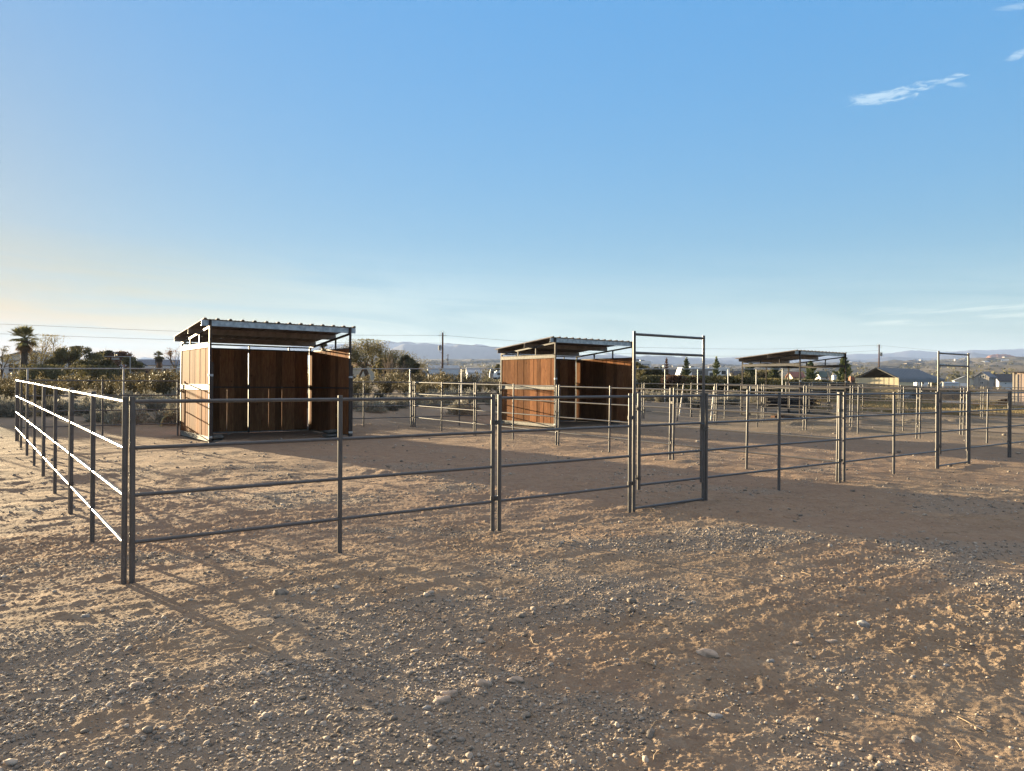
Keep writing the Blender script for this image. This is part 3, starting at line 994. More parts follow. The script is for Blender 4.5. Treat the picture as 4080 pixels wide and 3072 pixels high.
def make_shelter(label, W, Dp, boards, seed, over=(0.20, 0.17)):
    """x along the front, y to the back, origin at the front left post on the ground"""
    s_ = thing('horse_shelter', label, 'shelter', group='run-in shelters in the pens')
    HF, HB, HW = 3.0, 2.58, 2.44
    fr = M['pipe_dull']
    q = 0.025
    for (x, y, h) in ((0, 0, HF), (W, 0, HF)):
        m = MB().box((x - q, y - q, -0.08), (x + q, y + q, h))
        m.build('post', fr, s_)
    for (x, y, h) in ((0, Dp, HB), (W, Dp, HB)):
        MB().box((x - q, y - q, -0.08), (x + q, y + q, h)).build('post', fr, s_)
    MB().box((W / 2 - 0.02, Dp - 0.02, -0.05), (W / 2 + 0.02, Dp + 0.02, HW + 0.10)).build('post', fr, s_)
    # outer anchor legs on the front posts with bright bands
    for sx, x in ((1, 0.045), (1, W + 0.05)):
        m = MB().tube((x, -0.012, -0.05), (x, -0.012, 1.98), 0.027, n=12)
        lg = m.build('anchor_leg', fr, s_)
        for z in (1.66, 0.16):
            bnd = MB()
            bnd.tube((x, -0.012, z - 0.028), (x, -0.012, z + 0.028), 0.0295, n=12)
            bnd.box((x - 0.085, -0.034, z - 0.025), (x - 0.01, 0.012, z + 0.025))
            bnd.build('band', M['galv'], lg)
    # rafters, struts, beams
    zr0, zr1 = HF - 0.165, HB - 0.03
    for x in (0, W):
        MB().beam((x, 0, zr0), (x, Dp, zr1), 0.05, 0.05).build('rafter', fr, s_)
        for f in (0.34, 0.67):
            y = Dp * f
            zt = zr0 + (zr1 - zr0) * f - 0.025
            MB().box((x - 0.02, y - 0.02, HW), (x + 0.02, y + 0.02, zt)).build('strut', fr, s_)
    MB().box((0.02, Dp - 0.02, HB - 0.05), (W - 0.02, Dp + 0.02, HB - 0.012)).build('back_beam', fr, s_)
    for f in (0.18, 0.82):
        MB().box((W * f - 0.018, Dp - 0.018, HW), (W * f + 0.018, Dp + 0.018, HB - 0.05)).build('strut', fr, s_)
    # purlins
    slope = -0.0925
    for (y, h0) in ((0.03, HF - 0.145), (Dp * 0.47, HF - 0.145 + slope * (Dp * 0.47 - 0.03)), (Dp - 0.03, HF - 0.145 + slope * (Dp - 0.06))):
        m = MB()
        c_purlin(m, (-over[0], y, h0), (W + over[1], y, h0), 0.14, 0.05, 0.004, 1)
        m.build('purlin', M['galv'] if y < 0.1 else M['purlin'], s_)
    # ribbed roof sheet
    xs0, xs1 = -over[0] + 0.02, W + over[1] - 0.02
    nrib = int(round((xs1 - xs0) / 0.305)) + 1
    prof = []
    x = xs0
    pitch = (xs1 - xs0 - 0.10) / (nrib - 1)
    for k in range(nrib):
        c = xs0 + 0.05 + k * pitch
        prof += [(c - 0.045, 0), (c - 0.022, 0.036), (c + 0.022, 0.036), (c + 0.045, 0)]
        if k < nrib - 1:
            for f in (0.36, 0.64):
                cc = c + pitch * f
                prof += [(cc - 0.022, 0), (cc - 0.01, 0.007), (cc + 0.01, 0.007), (cc + 0.022, 0)]
    y0, y1 = -0.05, Dp + 0.20
    zf = lambda y: HF + 0.002 + slope * (y - 0.03)
    m = MB()
    th = 0.0022
    for k in range(len(prof) - 1):
        (xa, za), (xb, zb) = prof[k], prof[k + 1]
        A = (xa, y0, zf(y0) + za)
        B = (xb, y0, zf(y0) + zb)
        Cc = (xb, y1, zf(y1) + zb)
        Dd = (xa, y1, zf(y1) + za)
        m.poly([A, B, Cc, Dd])
        m.poly([(p[0], p[1], p[2] - th) for p in (Dd, Cc, B, A)])
        m.poly([A, (A[0], A[1], A[2] - th), (B[0], B[1], B[2] - th), B])
        m.poly([Dd, Cc, (Cc[0], Cc[1], Cc[2] - th), (Dd[0], Dd[1], Dd[2] - th)])
    m.build('roof', M['roof_under'], s_)
    zm = 1.36
    bands = (0.06, 0.18), (zm - 0.06, zm + 0.08), (HW - 0.10, HW + 0.02)
    # side walls
    for x, out, sd_ in ((0, -1, seed), (W, 1, seed + 7)):
        if boards:
            for (z0, z1, k) in ((0.10, zm, 0), (zm + 0.01, HW - 0.01, 1)):
                m = board_wall(Dp - 0.07, z0, z1, 16, sd_ + k)
                o = m.build('wall_panel', M['wood'], s_)
                o.matrix_local = Matrix.Translation((x + (0.009 if out < 0 else -0.009) * 1, 0.035, 0)) @ Matrix.Rotation(R(90), 4, 'Z')
        for (z0, z1) in bands:
            if boards and z1 < 1.0 and False:
                continue
            m = MB()
            perforated_band(m, (x + out * 0.018, 0.03, 0), (x + out * 0.018, Dp - 0.03, 0), z0, z1, (out, 0, 0))
            if not boards:
                perforated_band(m, (x - out * 0.018, 0.03, 0), (x - out * 0.018, Dp - 0.03, 0), z0, z1, (-out, 0, 0))
            m.build('wall_band', M['channel'] if boards else M['channel_dark'], s_)
        if boards:
            MB().box((x - 0.022 * (1 if out > 0 else -0.5), 0.03, zm - 0.018), (x - 0.05 * (1 if out > 0 else -0.9), Dp - 0.03, zm + 0.018)).build('inner_rail', fr, s_)
    # back wall
    if boards:
        gl = {0: (), 1: ((3 / 18., 0.014), (6 / 18., 0.012), (9 / 18., 0.0), (12 / 18., 0.005), (14 / 18., 0.009))}
        for (z0, z1, k) in ((0.10, zm, 1), (zm + 0.01, HW - 0.01, 0)):
            gg = [g for g in gl[k] if g[1] > 0]
            half = (W - 0.11) / 2
            mL = board_wall(half - (0.018 if k == 0 else 0.004), z0, z1, 9, seed + 20 + k, [(0.33, 0.016), (0.67, 0.012)] if k else [])
            o = mL.build('wall_panel', M['wood'], s_)
            o.location = (0.03, Dp - 0.006, 0)
            mR = board_wall(half - (0.022 if k == 0 else 0.006), z0, z1, 9, seed + 30 + k, [(0.33, 0.008), (0.55, 0.005)] if k else [])
            o = mR.build('wall_panel', M['wood'], s_)
            o.location = (0.03 + half + (0.022 if k == 0 else 0.006), Dp - 0.006, 0)
        MB().box((0.03, Dp - 0.045, zm - 0.016), (W - 0.03, Dp - 0.022, zm + 0.016)).build('inner_rail', fr, s_)
        MB().box((0.03, Dp - 0.03, HW - 0.02), (W - 0.03, Dp + 0.02, HW + 0.012)).build('inner_rail', fr, s_)
    for (z0, z1) in bands:
        m = MB()
        perforated_band(m, (0.03, Dp + 0.022, 0), (W - 0.03, Dp + 0.022, 0), z0, z1, (0, 1, 0))
        if not boards:
            perforated_band(m, (0.03, Dp - 0.022, 0), (W - 0.03, Dp - 0.022, 0), z0, z1, (0, -1, 0))
        m.build('wall_band', M['channel'] if boards else M['channel_dark'], s_)
    return s_


def place_shelter(o, u0, v0):
    x, y = uv(u0, v0)
    z = ground_z(x, y)
    o.location = (x, y, z)
    o.rotation_euler = (0, 0, TH)


sh1 = make_shelter('wooden horse shelter nearest the camera, open front, galvanised purlin', 3.63, 2.87, True, 1, (0.20, 0.17))
place_shelter(sh1, 3.75, 11.98)
sh2 = make_shelter('second wooden horse shelter behind the near tall gate', 3.62, 3.0, True, 101, (0.20, 0.10))
place_shelter(sh2, 14.53, 11.84)
sh3 = make_shelter('open pipe-framed shelter without boards in the far pen', 3.80, 3.0, False, 201, (0.34, 0.05))
place_shelter(sh3, 28.68, 11.84)


# sandbags that weigh the shelters down
def make_bag(seed, L=0.46, W=0.28, H=0.10):
    rr = np.random.default_rng(seed)
    bm = bmesh.new()
    bmesh.ops.create_cube(bm, size=1.0)
    bmesh.ops.subdivide_edges(bm, edges=bm.edges[:], cuts=5, use_grid_fill=True)
    for v in bm.verts:
        c = v.co
        px = abs(c.x * 2)
        py_ = abs(c.y * 2)
        k = (1 - px ** 4) ** 0.5 * 0.6 + 0.4
        k2 = (1 - py_ ** 3) ** 0.5 * 0.7 + 0.3
        n = rr.uniform(-0.008, 0.008)
        v.co = Vector((c.x * L * (1 - 0.08 * py_ ** 4), c.y * W * (1 - 0.10 * px ** 3), c.z * H * k * k2 + n + 0.012 * math.sin(c.x * 9)))
    me = bpy.data.meshes.new('sandbag')
    bm.to_mesh(me)
    bm.free()
    me.polygons.foreach_set('use_smooth', [True] * len(me.polygons))
    me.materials.append(M['bag'])
    o = bpy.data.objects.new('sandbag', me)
    COL.objects.link(o)
    return o


def bag(u, v, dz, rz, label, seed):
    o = make_bag(seed)
    x, y = uv(u, v)
    o.location = (x, y, ground_z(x, y) + 0.05 + dz)
    o.rotation_euler = (0, 0, TH + rz)
    tag(o, label, 'sandbag', 'grey sandbags at the feet of the shelters')


bag(3.95, 12.05, 0.00, 1.5, 'lower grey sandbag inside the left post of the nearest shelter', 1)
bag(3.96, 12.06, 0.105, 1.42, 'upper grey sandbag inside the left post of the nearest shelter', 2)
bag(6.98, 12.30, 0.00, 0.2, 'lower grey sandbag inside the right post of the nearest shelter', 3)
bag(7.02, 12.36, 0.105, 0.1, 'upper grey sandbag inside the right post of the nearest shelter', 4)
bag(17.45, 12.05, 0.00, 0.1, 'lower grey sandbag at the right wall inside the second shelter', 5)
bag(17.47, 12.06, 0.105, 0.0, 'upper grey sandbag at the right wall inside the second shelter', 6)


# planks and stones lying by the open shelter
def plank(px, py, D, L, wd, th, rz, dz, mat, label, tilt=0.0):
    p = at(px, py, D)
    o = MB().box((-L / 2, -wd / 2, 0), (L / 2, wd / 2, th)).build('plank', mat)
    o.location = (p.x, p.y, ground_z(p.x, p.y) + dz)
    o.rotation_euler = (0, tilt, rz)
    tag(o, label, 'plank', 'loose planks by the open shelter')


plank(3128, 1652, 33.4, 1.5, 0.24, 0.09, 0.45, 0.0, M['lumber_dark'], 'dark plank lying lowest in the heap under the open shelter')
plank(3138, 1648, 33.5, 1.1, 0.22, 0.06, 0.15, 0.095, M['lumber_dark'], 'dark plank lying across the heap under the open shelter', 0.03)
plank(3160, 1652, 33.0, 0.9, 0.2, 0.05, -0.3, 0.0, M['lumber_dark'], 'short reddish plank beside the stone block at the open shelter')
plank(3312, 1660, 32.6, 0.42, 0.14, 0.06, -0.1, 0.0, M['lumber_yellow'], 'lower yellow board at the right foot of the open shelter')
plank(3313, 1652, 32.6, 0.36, 0.14, 0.06, 0.1, 0.062, M['lumber_yellow'], 'upper yellow board at the right foot of the open shelter')


# stack of spare panels behind the open shelter
flat = make_panel(3.05, True, 'pipe_black')
p = at(3045, 1628, 42.0)
lab = ['spare pipe panel lying on the pile behind the open shelter']
for k in range(13):
    o = flat if k == 0 else copy_tree(flat)
    q = at(3052 + (k % 3) * 5, 1628, 41.5)
    o.location = (q.x + random.uniform(-0.1, 0.1), q.y + random.uniform(-0.1, 0.1), ground_z(q.x, q.y) + 0.04 + k * 0.055)
    o.rotation_euler = (R(90), 0, 0.25 + random.uniform(-0.03, 0.03))
    o.rotation_euler = (Matrix.Rotation(0.16 + random.uniform(-0.03, 0.03), 4, 'Z') @ Matrix.Rotation(R(-90), 4, 'X')).to_euler()
    o['label'] = 'spare pipe panel lying flat in the pile behind the open shelter'
    o['group'] = 'spare panels piled behind the open shelter'

# ------------------------------------------------------------------ galvanised pipe fence behind the pens
posts_u = [0.6, 3.3, 6.0, 8.7, 11.4, 14.2, 16.8, 19.5, 22.2, 24.9, 27.5, 30.2, 33.0, 35.8, 38.6, 41.4]
gf = thing('rail_fence', 'galvanised single-rail pipe fence between the pens and the scrub', 'fence', (*uv(0.6, 21.0), 0))
gf.rotation_euler = (0, 0, TH)
top = lambda u: 2.14 + 0.0186 * u
tops = []
for k, u in enumerate(posts_u):
    x, y = uv(u, 21.0)
    zg = ground_z(x, y)
    MB().tube((u - 0.6, 0, zg - 0.1), (u - 0.6, 0, top(u) + (0.12 if k == len(posts_u) - 1 else 0)), 0.027, n=12).build('post', M['galv_pipe'], gf)
MB().path([(-3.2, 0, top(-2.6))] + [(u - 0.6, 0, top(u)) for u in posts_u], 0.021, 10).build('rail', M['galv_pipe'], gf)
MB().tube((-3.2, 0, ground_z(*uv(-2.6, 21.0)) - 0.1), (-3.2, 0, top(-2.6)), 0.032, n=12).build('post', M['galv_pipe'], gf)

# ------------------------------------------------------------------ gravel, stones, twigs
def ico(sub):
    bm = bmesh.new()
    bmesh.ops.create_icosphere(bm, subdivisions=sub, radius=1.0)
    v = np.array([tuple(q.co) for q in bm.verts])
    f = np.array([[q.index for q in p.verts] for p in bm.faces])
    bm.free()
    return v, f


ICO1, ICO2, ICO3 = ico(1), ico(2), ico(3)


def rotmats(n, g):
    q = g.normal(size=(n, 4))
    q /= np.linalg.norm(q, axis=1)[:, None]
    a, b, c, d = q.T
    return np.stack([np.stack([1 - 2 * (c * c + d * d), 2 * (b * c - a * d), 2 * (b * d + a * c)], -1),
                     np.stack([2 * (b * c + a * d), 1 - 2 * (b * b + d * d), 2 * (c * d - a * b)], -1),
                     np.stack([2 * (b * d - a * c), 2 * (c * d + a * b), 1 - 2 * (b * b + c * c)], -1)], 1)


def surf_z(x, y):
    """ground height with relief, as the ground sheet has it"""
    ri = np.clip(np.searchsorted(_rr, np.hypot(x, y)) - 1, 0, len(_rr) - 2)
    r = np.hypot(x, y)
    a = np.arctan2(x, y)
    ai = np.clip(np.searchsorted(_az, a) - 1, 0, len(_az) - 2)
    fr = (r - _rr[ri]) / (_rr[ri + 1] - _rr[ri])
    fa = (a - _az[ai]) / (_az[ai + 1] - _az[ai])
    return ((GZ[ri, ai] * (1 - fa) + GZ[ri, ai + 1] * fa) * (1 - fr) + (GZ[ri + 1, ai] * (1 - fa) + GZ[ri + 1, ai + 1] * fa) * fr)


def pebbles(n_try, r0, r1, size, base, g, thin=1.0, pw=1.0):
    n_try = int(n_try * 1.4)
    r = np.sqrt(g.uniform(r0 * r0, r1 * r1, n_try))
    a = np.radians(g.uniform(-56, 56, n_try))
    x, y = r * np.sin(a), r * np.cos(a)
    m = gravel_mask(x, y)
    keep = g.uniform(0, 1, n_try) < thin * (0.08 + 0.92 * m ** pw)
    x, y = x[keep], y[keep]
    n = len(x)
    s = size * np.exp(g.normal(0, 0.42, n))
    bv, bf = base
    sc = np.stack([s * g.uniform(0.8, 1.5, n), s * g.uniform(0.7, 1.1, n), s * g.uniform(0.45, 0.8, n)], -1)
    jit = 1 + g.uniform(-0.22, 0.22, (n, len(bv), 1))
    V = bv[None] * jit * sc[:, None, :]
    yaw = g.uniform(0, 2 * np.pi, n)
    tilt = g.normal(0, 0.25, n)
    c, s_ = np.cos(tilt)[:, None], np.sin(tilt)[:, None]
    V = np.stack([V[..., 0] * c - V[..., 2] * s_, V[..., 1], V[..., 0] * s_ + V[..., 2] * c], -1)
    c, s_ = np.cos(yaw)[:, None], np.sin(yaw)[:, None]
    V = np.stack([V[..., 0] * c - V[..., 1] * s_, V[..., 0] * s_ + V[..., 1] * c, V[..., 2]], -1)
    z = surf_z(x, y) + sc[:, 2] * 0.35
    V += np.stack([x, y, z], -1)[:, None, :]
    F = bf[None] + (np.arange(n) * len(bv))[:, None, None]
    return V.reshape(-1, 3), F.reshape(-1, 3)


gg = np.random.default_rng(77)
chunks = [pebbles(30000, 2.3, 4.6, 0.0058, ICO1, gg), pebbles(42000, 4.2, 9.0, 0.0072, ICO1, gg, 0.9),
          pebbles(1500, 2.3, 7.0, 0.0105, ICO2, gg, 0.4), pebbles(26000, 8.5, 20.0, 0.011, ICO1, gg, 0.5, 0.5),
          pebbles(1400, 2.5, 16.0, 0.0135, ICO2, gg, 0.22, 0.2), pebbles(9000, 9, 36.0, 0.020, ICO1, gg, 0.5, 0.1), pebbles(16000, 6.0, 15.0, 0.0085, ICO1, gg, 0.8, 0.12)]
vs, fs, o_ = [], [], 0
for V, F in chunks:
    vs.append(V)
    fs.append(F + o_)
    o_ += len(V)
gr = mesh_np('gravel', np.concatenate(vs), np.concatenate(fs), M['gravel'], smooth=True)
tag(gr, 'loose grey gravel scattered over the dirt', 'gravel', kind='stuff')

STONES = [  # px, py, length in px, height ratio, rotation, pale, label
    (1762, 2795, 78, 0.45, 0.45, 0, 'oblong tan stone in front of its twin, in the middle foreground gravel'),
    (1790, 2768, 74, 0.42, 0.3, 0, 'tan stone just behind the oblong one in the middle foreground'),
    (1700, 2824, 34, 0.7, 0.2, 1, 'small white pebble stone left of the two tan stones'),
    (1926, 2730, 62, 0.6, 0.1, 0, 'angular stone above the two tan foreground stones'),
    (2056, 2712, 70, 0.4, -0.2, 0, 'flat dark stone half buried in sand, middle foreground'),
    (543, 2732, 64, 0.38, 0.5, 0, 'long flat greenish stone in the lower left gravel'),
    (340, 2458, 34, 0.6, 0.2, 1, 'pale stone on the dirt lower left of the near corner posts'),
    (563, 2638, 34, 0.6, 0.9, 0, 'roundish stone in the gravel above the long flat stone'),
    (306, 2652, 30, 0.8, 0.1, 0, 'round grey stone at the lower left'),
    (372, 2222, 18, 0.9, 0.1, 0, 'round brown stone left of the near corner posts'),
    (2820, 2610, 90, 0.45, -0.55, 0, 'large rough stone in the right foreground, longest of all'),
    (2900, 2613, 30, 0.7, -0.4, 0, 'small tan stone right of the longest rough stone'),
    (3070, 2637, 34, 0.6, 0.0, 1, 'pale knobbly stone in the right foreground'),
    (3178, 2566, 42, 0.45, -0.35, 0, 'smooth flat stone right of centre foreground'),
    (3312, 2558, 46, 0.40, -0.2, 0, 'smooth flat stone below the white stone on the right'),
    (3440, 2492, 52, 0.6, -0.5, 1, 'white streaked stone on the sand at the right'),
    (3100, 2247, 28, 0.6, 0.0, 0, 'pinkish stone just in front of the long shadow on the right'),
    (3770, 2655, 36, 0.5, 0.0, 1, 'pale flat stone at the far right foreground'),
    (3640, 2698, 26, 0.6, 0.3, 1, 'small white stone below the pale flat one at the right'),
    (3592, 2960, 30, 0.8, 0.2, 0, 'tan rounded stone in the lower right corner area'),
    (2850, 2855, 60, 0.25, -0.4, 1, 'flat bluish white stone, lower right of centre'),
    (3898, 2905, 34, 0.7, 0.2, 0, 'grey stone near the right edge of the foreground'),
    (1556, 2145, 34, 0.3, 0.1, 0, 'flat stone on the dirt between two front fence posts'),
    (4040, 2250, 18, 0.6, 0.0, 1, 'white stone in the shadow at the right edge'),
]


def solve_ground(px, py):
    D = 6.0
    for _ in range(60):
        q = at(px, py, D)
        e = q.z - float(surf_z(np.array([q.x]), np.array([q.y]))[0])
        k = (CAM_H - at(px, py, 1.0).z)
        D += 0.8 * e / max(k, 0.02)
        D = min(max(D, 1.5), 60)
    return at(px, py, D)


for i, (px, py, ln, hr, rz, pale, lb) in enumerate(STONES):
    p = solve_ground(px, py)
    L = ln * p.y / F_PX * 0.9
    bv, bf = ICO3
    g = np.random.default_rng(500 + i)
    v = bv.copy()
    nse = np.array([0.22 * math.sin(3.1 * a + i) * math.cos(2.3 * b_ + i * 2) + 0.12 * math.sin(6.3 * c + i + 4 * a) for a, b_, c in bv])
    v = v * (1 + nse[:, None])
    if i % 3 == 0:
        v = np.sign(v) * np.abs(v) ** 0.75
    v = v * np.array([L / 2, L / 2 * 0.62, L / 2 * max(hr, 0.4)])
    o = mesh_np('stone', v, bf, M['stone_pale'] if pale else M['stone'], smooth=True)
    o.location = (p.x, p.y, p.z + L * 0.10 * hr)
    o.rotation_euler = (0.1 * math.sin(i), 0.1 * math.cos(i * 2), rz)
    tag(o, lb, 'stone', 'single larger stones on the ground')

# dead twigs and straw on the sand
m = MB()
tw = random.Random(9)
for k in range(130):
    for _ in range(30):
        r, a = math.sqrt(tw.uniform(2.4 ** 2, 13 ** 2)), tw.uniform(-0.2, 0.62)
        x, y = r * math.sin(a), r * math.cos(a)
        if y > 2 and tw.random() < 0.9:
            break
    L = tw.uniform(0.05, 0.22)
    h = tw.uniform(0, 6.28)
    pts = []
    for q in range(4):
        xx, yy = x + math.cos(h) * L * q / 3, y + math.sin(h) * L * q / 3
        h += tw.uniform(-0.5, 0.5)
        pts.append((xx, yy, float(surf_z(np.array([xx]), np.array([yy]))[0]) + 0.004 + (0.012 * tw.random() if q in (1, 2) else 0)))
    m.path(pts, 0.0022 + 0.0015 * tw.random(), 4)
tag(m.build('twigs', M['twig']), 'dead twigs and straw scattered over the foreground sand', 'twigs', kind='stuff')

# ------------------------------------------------------------------ vegetation
def leaf_mesh(centers, normals_rand, L, W, g, along=None, droop=0.0):
    """one quad per centre; along: direction of the leaf's length (n,3) or None for random"""
    n = len(centers)
    if along is None:
        along = g.normal(size=(n, 3))
    along = along / np.maximum(np.linalg.norm(along, axis=1), 1e-6)[:, None]
    side = np.cross(along, g.normal(size=(n, 3)))
    side /= np.maximum(np.linalg.norm(side, axis=1), 1e-6)[:, None]
    l = (L * g.uniform(0.6, 1.3, n))[:, None] / 2
    wv = (W * g.uniform(0.6, 1.3, n))[:, None] / 2
    A = centers - along * l
    B = centers + along * l
    mid = centers + along * l * 0.1
    V = np.stack([A, mid + side * wv, B, mid - side * wv], 1)
    F = np.arange(n * 4).reshape(n, 4)
    return V.reshape(-1, 3), F


def creosote(seed):
    g = np.random.default_rng(seed)
    rr = random.Random(seed)
    o = thing('creosote_bush', 'x', 'bush')
    st = MB()
    C, A = [], []
    H = 1.0
    for k in range(26):
        an = rr.uniform(0, 6.28)
        sp = rr.uniform(0.1, 0.85)
        p = Vector((rr.uniform(-.05, .05), rr.uniform(-.05, .05), -0.05))
        d = Vector((math.cos(an) * sp, math.sin(an) * sp, 1)).normalized()
        L = H * rr.uniform(0.7, 1.08) / max(d.z, 0.6)
        pts = [p.copy()]
        for q in range(4):
            d = (d + Vector((rr.uniform(-.16, .16), rr.uniform(-.16, .16), 0.08))).normalized()
            p = p + d * L / 4
            pts.append(p.copy())
        st.path(pts, [0.008, 0.006, 0.005, 0.003, 0.002], 3, False)
        for q in range(1, 4):
            a, b_ = pts[q], pts[q + 1]
            for e in range(14 + 6 * q):
                f = rr.random()
                c = a.lerp(b_, f) + Vector((rr.gauss(0, .055), rr.gauss(0, .055), rr.gauss(0, .045)))
                C.append(tuple(c))
                A.append((rr.gauss(0, .7), rr.gauss(0, .7), 0.8 + rr.random() * 0.5))
    V, F = leaf_mesh(np.array(C), None, 0.085, 0.036, g, np.array(A))
    st.build('stems', M['stem'], o)
    mesh_np('foliage', V, F, M['creosote'], o)
    return o


def sage(seed):
    g = np.random.default_rng(seed)
    o = thing('sagebrush', 'x', 'bush')
    n = 2300
    th = g.uniform(0, 2 * np.pi, n)
    ph = np.arccos(g.uniform(0.02, 1, n))
    rad = g.uniform(0.35, 1.0, n) ** 0.6 * (0.42 + 0.09 * np.sin(3 * th + seed) + 0.07 * np.sin(5 * ph * 2 + seed))
    dirs = np.stack([np.sin(ph) * np.cos(th), np.sin(ph) * np.sin(th), np.cos(ph) * 0.95], -1)
    C = dirs * rad[:, None]
    A = dirs * 0.7 + np.array([0, 0, 0.6]) + g.normal(0, 0.35, (n, 3))
    V, F = leaf_mesh(C, None, 0.10, 0.022, g, A)
    st = MB()
    for k in range(14):
        an = k * 0.45
        st.path([(0, 0, -0.05), (0.12 * math.cos(an), 0.12 * math.sin(an), 0.15), (0.28 * math.cos(an), 0.28 * math.sin(an), 0.28 + 0.08 * (k % 3))], [0.008, 0.006, 0.003], 3, False)
    st.build('stems', M['stem'], o)
    mesh_np('foliage', V, F, M['sage'], o)
    return o


cre = [creosote(40 + k) for k in range(5)]
sag = [sage(60 + k) for k in range(4)]
used = {}


def put(protos, x, y, s, sz=None, z=None):
    k = random.randrange(len(protos))
    p = protos[k]
    if id(p) not in used:
        used[id(p)] = 1
        o = p
    else:
        o = copy_tree(p)
    o.location = (x, y, ground_z(x, y) if z is None else z)
    o.rotation_euler = (0, 0, random.uniform(0, 6.28))
    o.scale = (s * random.uniform(.9, 1.15), s * random.uniform(.9, 1.15), s if sz is None else sz)
    return o


random.seed(21)
NC = NS = 0
tries = 0
placed = []
while NC < 135 and tries < 9000:
    tries += 1
    v = random.uniform(24, 78)
    D = v * 0.8 + 10
    s = random.uniform(-0.72, 0.62)
    x, y = s * D * 1.02, D
    u, vv = to_uv(x, y)
    if vv < 24.5 + (4 if 10 < u < 30 else 0) or (u > 36 and vv < 27) or (u > 56):
        continue
    if any((x - a) ** 2 + (y - b_) ** 2 < 1.3 ** 2 for a, b_ in placed):
        continue
    if (vv < 30 and random.random() < 0.35) or (x < -9 and random.random() < 0.45):
        continue
    placed.append((x, y))
    h = random.choice([0.55, 0.8, 1.0, 1.2, 1.5]) * random.uniform(0.85, 1.15) * (0.85 if vv < 30 else 1.0) * (0.95 if x < -14 else 1.0)
    o = put(cre, x, y, h * 1.05, h)
    if x < -12:
        tag(o, 'olive creosote bush in the backlit scrub left of the nearest shelter', 'bush', 'creosote bushes left of the nearest shelter')
    elif x < 2:
        tag(o, 'olive creosote bush in the scrub between the two wooden shelters', 'bush', 'creosote bushes between the wooden shelters')
    else:
        tag(o, 'olive creosote bush in the scrub right of the second wooden shelter', 'bush', 'creosote bushes right of the second wooden shelter')
    NC += 1
tries = 0
while NS < 175 and tries < 9000:
    tries += 1
    s = random.uniform(-0.72, 0.45)
    D = random.uniform(20, 46)
    x, y = s * D, D
    u, vv = to_uv(x, y)
    if vv < 18.4 or vv > 34 or u > 44 or abs(vv - 21) < 0.25 or (vv < 21 and random.random() < 0.6):
        continue
    if any((x - a) ** 2 + (y - b_) ** 2 < 0.6 for a, b_ in placed):
        continue
    placed.append((x, y))
    sc = random.uniform(0.7, 1.45)
    o = put(sag, x, y, sc, sc * random.uniform(0.8, 1.1))
    if x < -9:
        tag(o, 'grey sagebrush mound along the rail fence left of the nearest shelter', 'bush', 'sagebrush left of the nearest shelter')
    else:
        tag(o, 'grey sagebrush mound along the rail fence beyond the pens', 'bush', 'sagebrush beyond the pens')
    NS += 1

# a mass of far scrub up to the houses
g = np.random.default_rng(8)
C, A = [], []
nb = 950
cnt = 0
while cnt < nb:
    D = math.sqrt(g.uniform(50 ** 2, 230 ** 2))
    s = g.uniform(-0.75, 0.75)
    x, y = s * D, D
    u, vv = to_uv(x, y)
    if vv < 60 and u < 56 or vv < 34:
        continue
    cnt += 1
    z = ground_z(x, y)
    h = g.uniform(0.5, 1.3)
    n = 46
    th = g.uniform(0, 6.28, n)
    r = h * 0.75 * np.sqrt(g.uniform(0, 1, n))
    zz = h * g.uniform(0.05, 1, n) ** 0.7
    C.append(np.stack([x + r * np.cos(th), y + r * np.sin(th), z + zz], -1))
    A.append(np.stack([np.cos(th) * .6, np.sin(th) * .6, np.ones(n)], -1) + g.normal(0, .4, (n, 3)))
V, F = leaf_mesh(np.concatenate(C), None, 0.34, 0.15, g, np.concatenate(A))
tag(mesh_np('scrub', V, F, M['creosote']), 'mass of desert scrub around the distant houses', 'scrub', kind='stuff')

# far tree dots and brush over the valley plain
C = []
for k in range(1500):
    D = math.exp(g.uniform(math.log(260), math.log(2300)))
    s = g.uniform(-0.72, 0.72)
    x, y = s * D, D
    h = g.uniform(1.5, 5.0)
    n = 12
    C.append(np.stack([x + g.normal(0, h * .45, n), y + g.normal(0, h * .45, n), ground_z(x, y) + h * g.uniform(0.05, 1, n)], -1))
V, F = leaf_mesh(np.concatenate(C), None, 2.4, 1.5, g)
tag(mesh_np('distant_trees', V, F, M['tree_dark']), 'tiny dark trees scattered over the valley plain', 'trees', kind='stuff')

# dry golden grass on the right, in front of the carport and the pinkish shed
C, A = [], []
for k in range(5200):
    D = g.uniform(37, 60)
    s = g.uniform(0.40, 0.72)
    x, y = s * D, D
    u, vv = to_uv(x, y)
    if u < 37.5 or (vv < 5):
        continue
    if perlin(np.array([x * 0.22]), np.array([y * 0.3]))[0] < -0.08:
        continue
    n = 7
    C.append(np.stack([x + g.normal(0, .10, n), y + g.normal(0, .10, n), ground_z(x, y) + np.full(n, .13)], -1))
    A.append(np.stack([g.normal(0, .4, n), g.normal(0, .4, n), np.ones(n)], -1))
V, F = leaf_mesh(np.concatenate(C), None, 0.36, 0.035, g, np.concatenate(A))
tag(mesh_np('dry_grass', V, F, M['drygrass']), 'strip of dry golden grass in front of the tan carport', 'grass', kind='stuff')


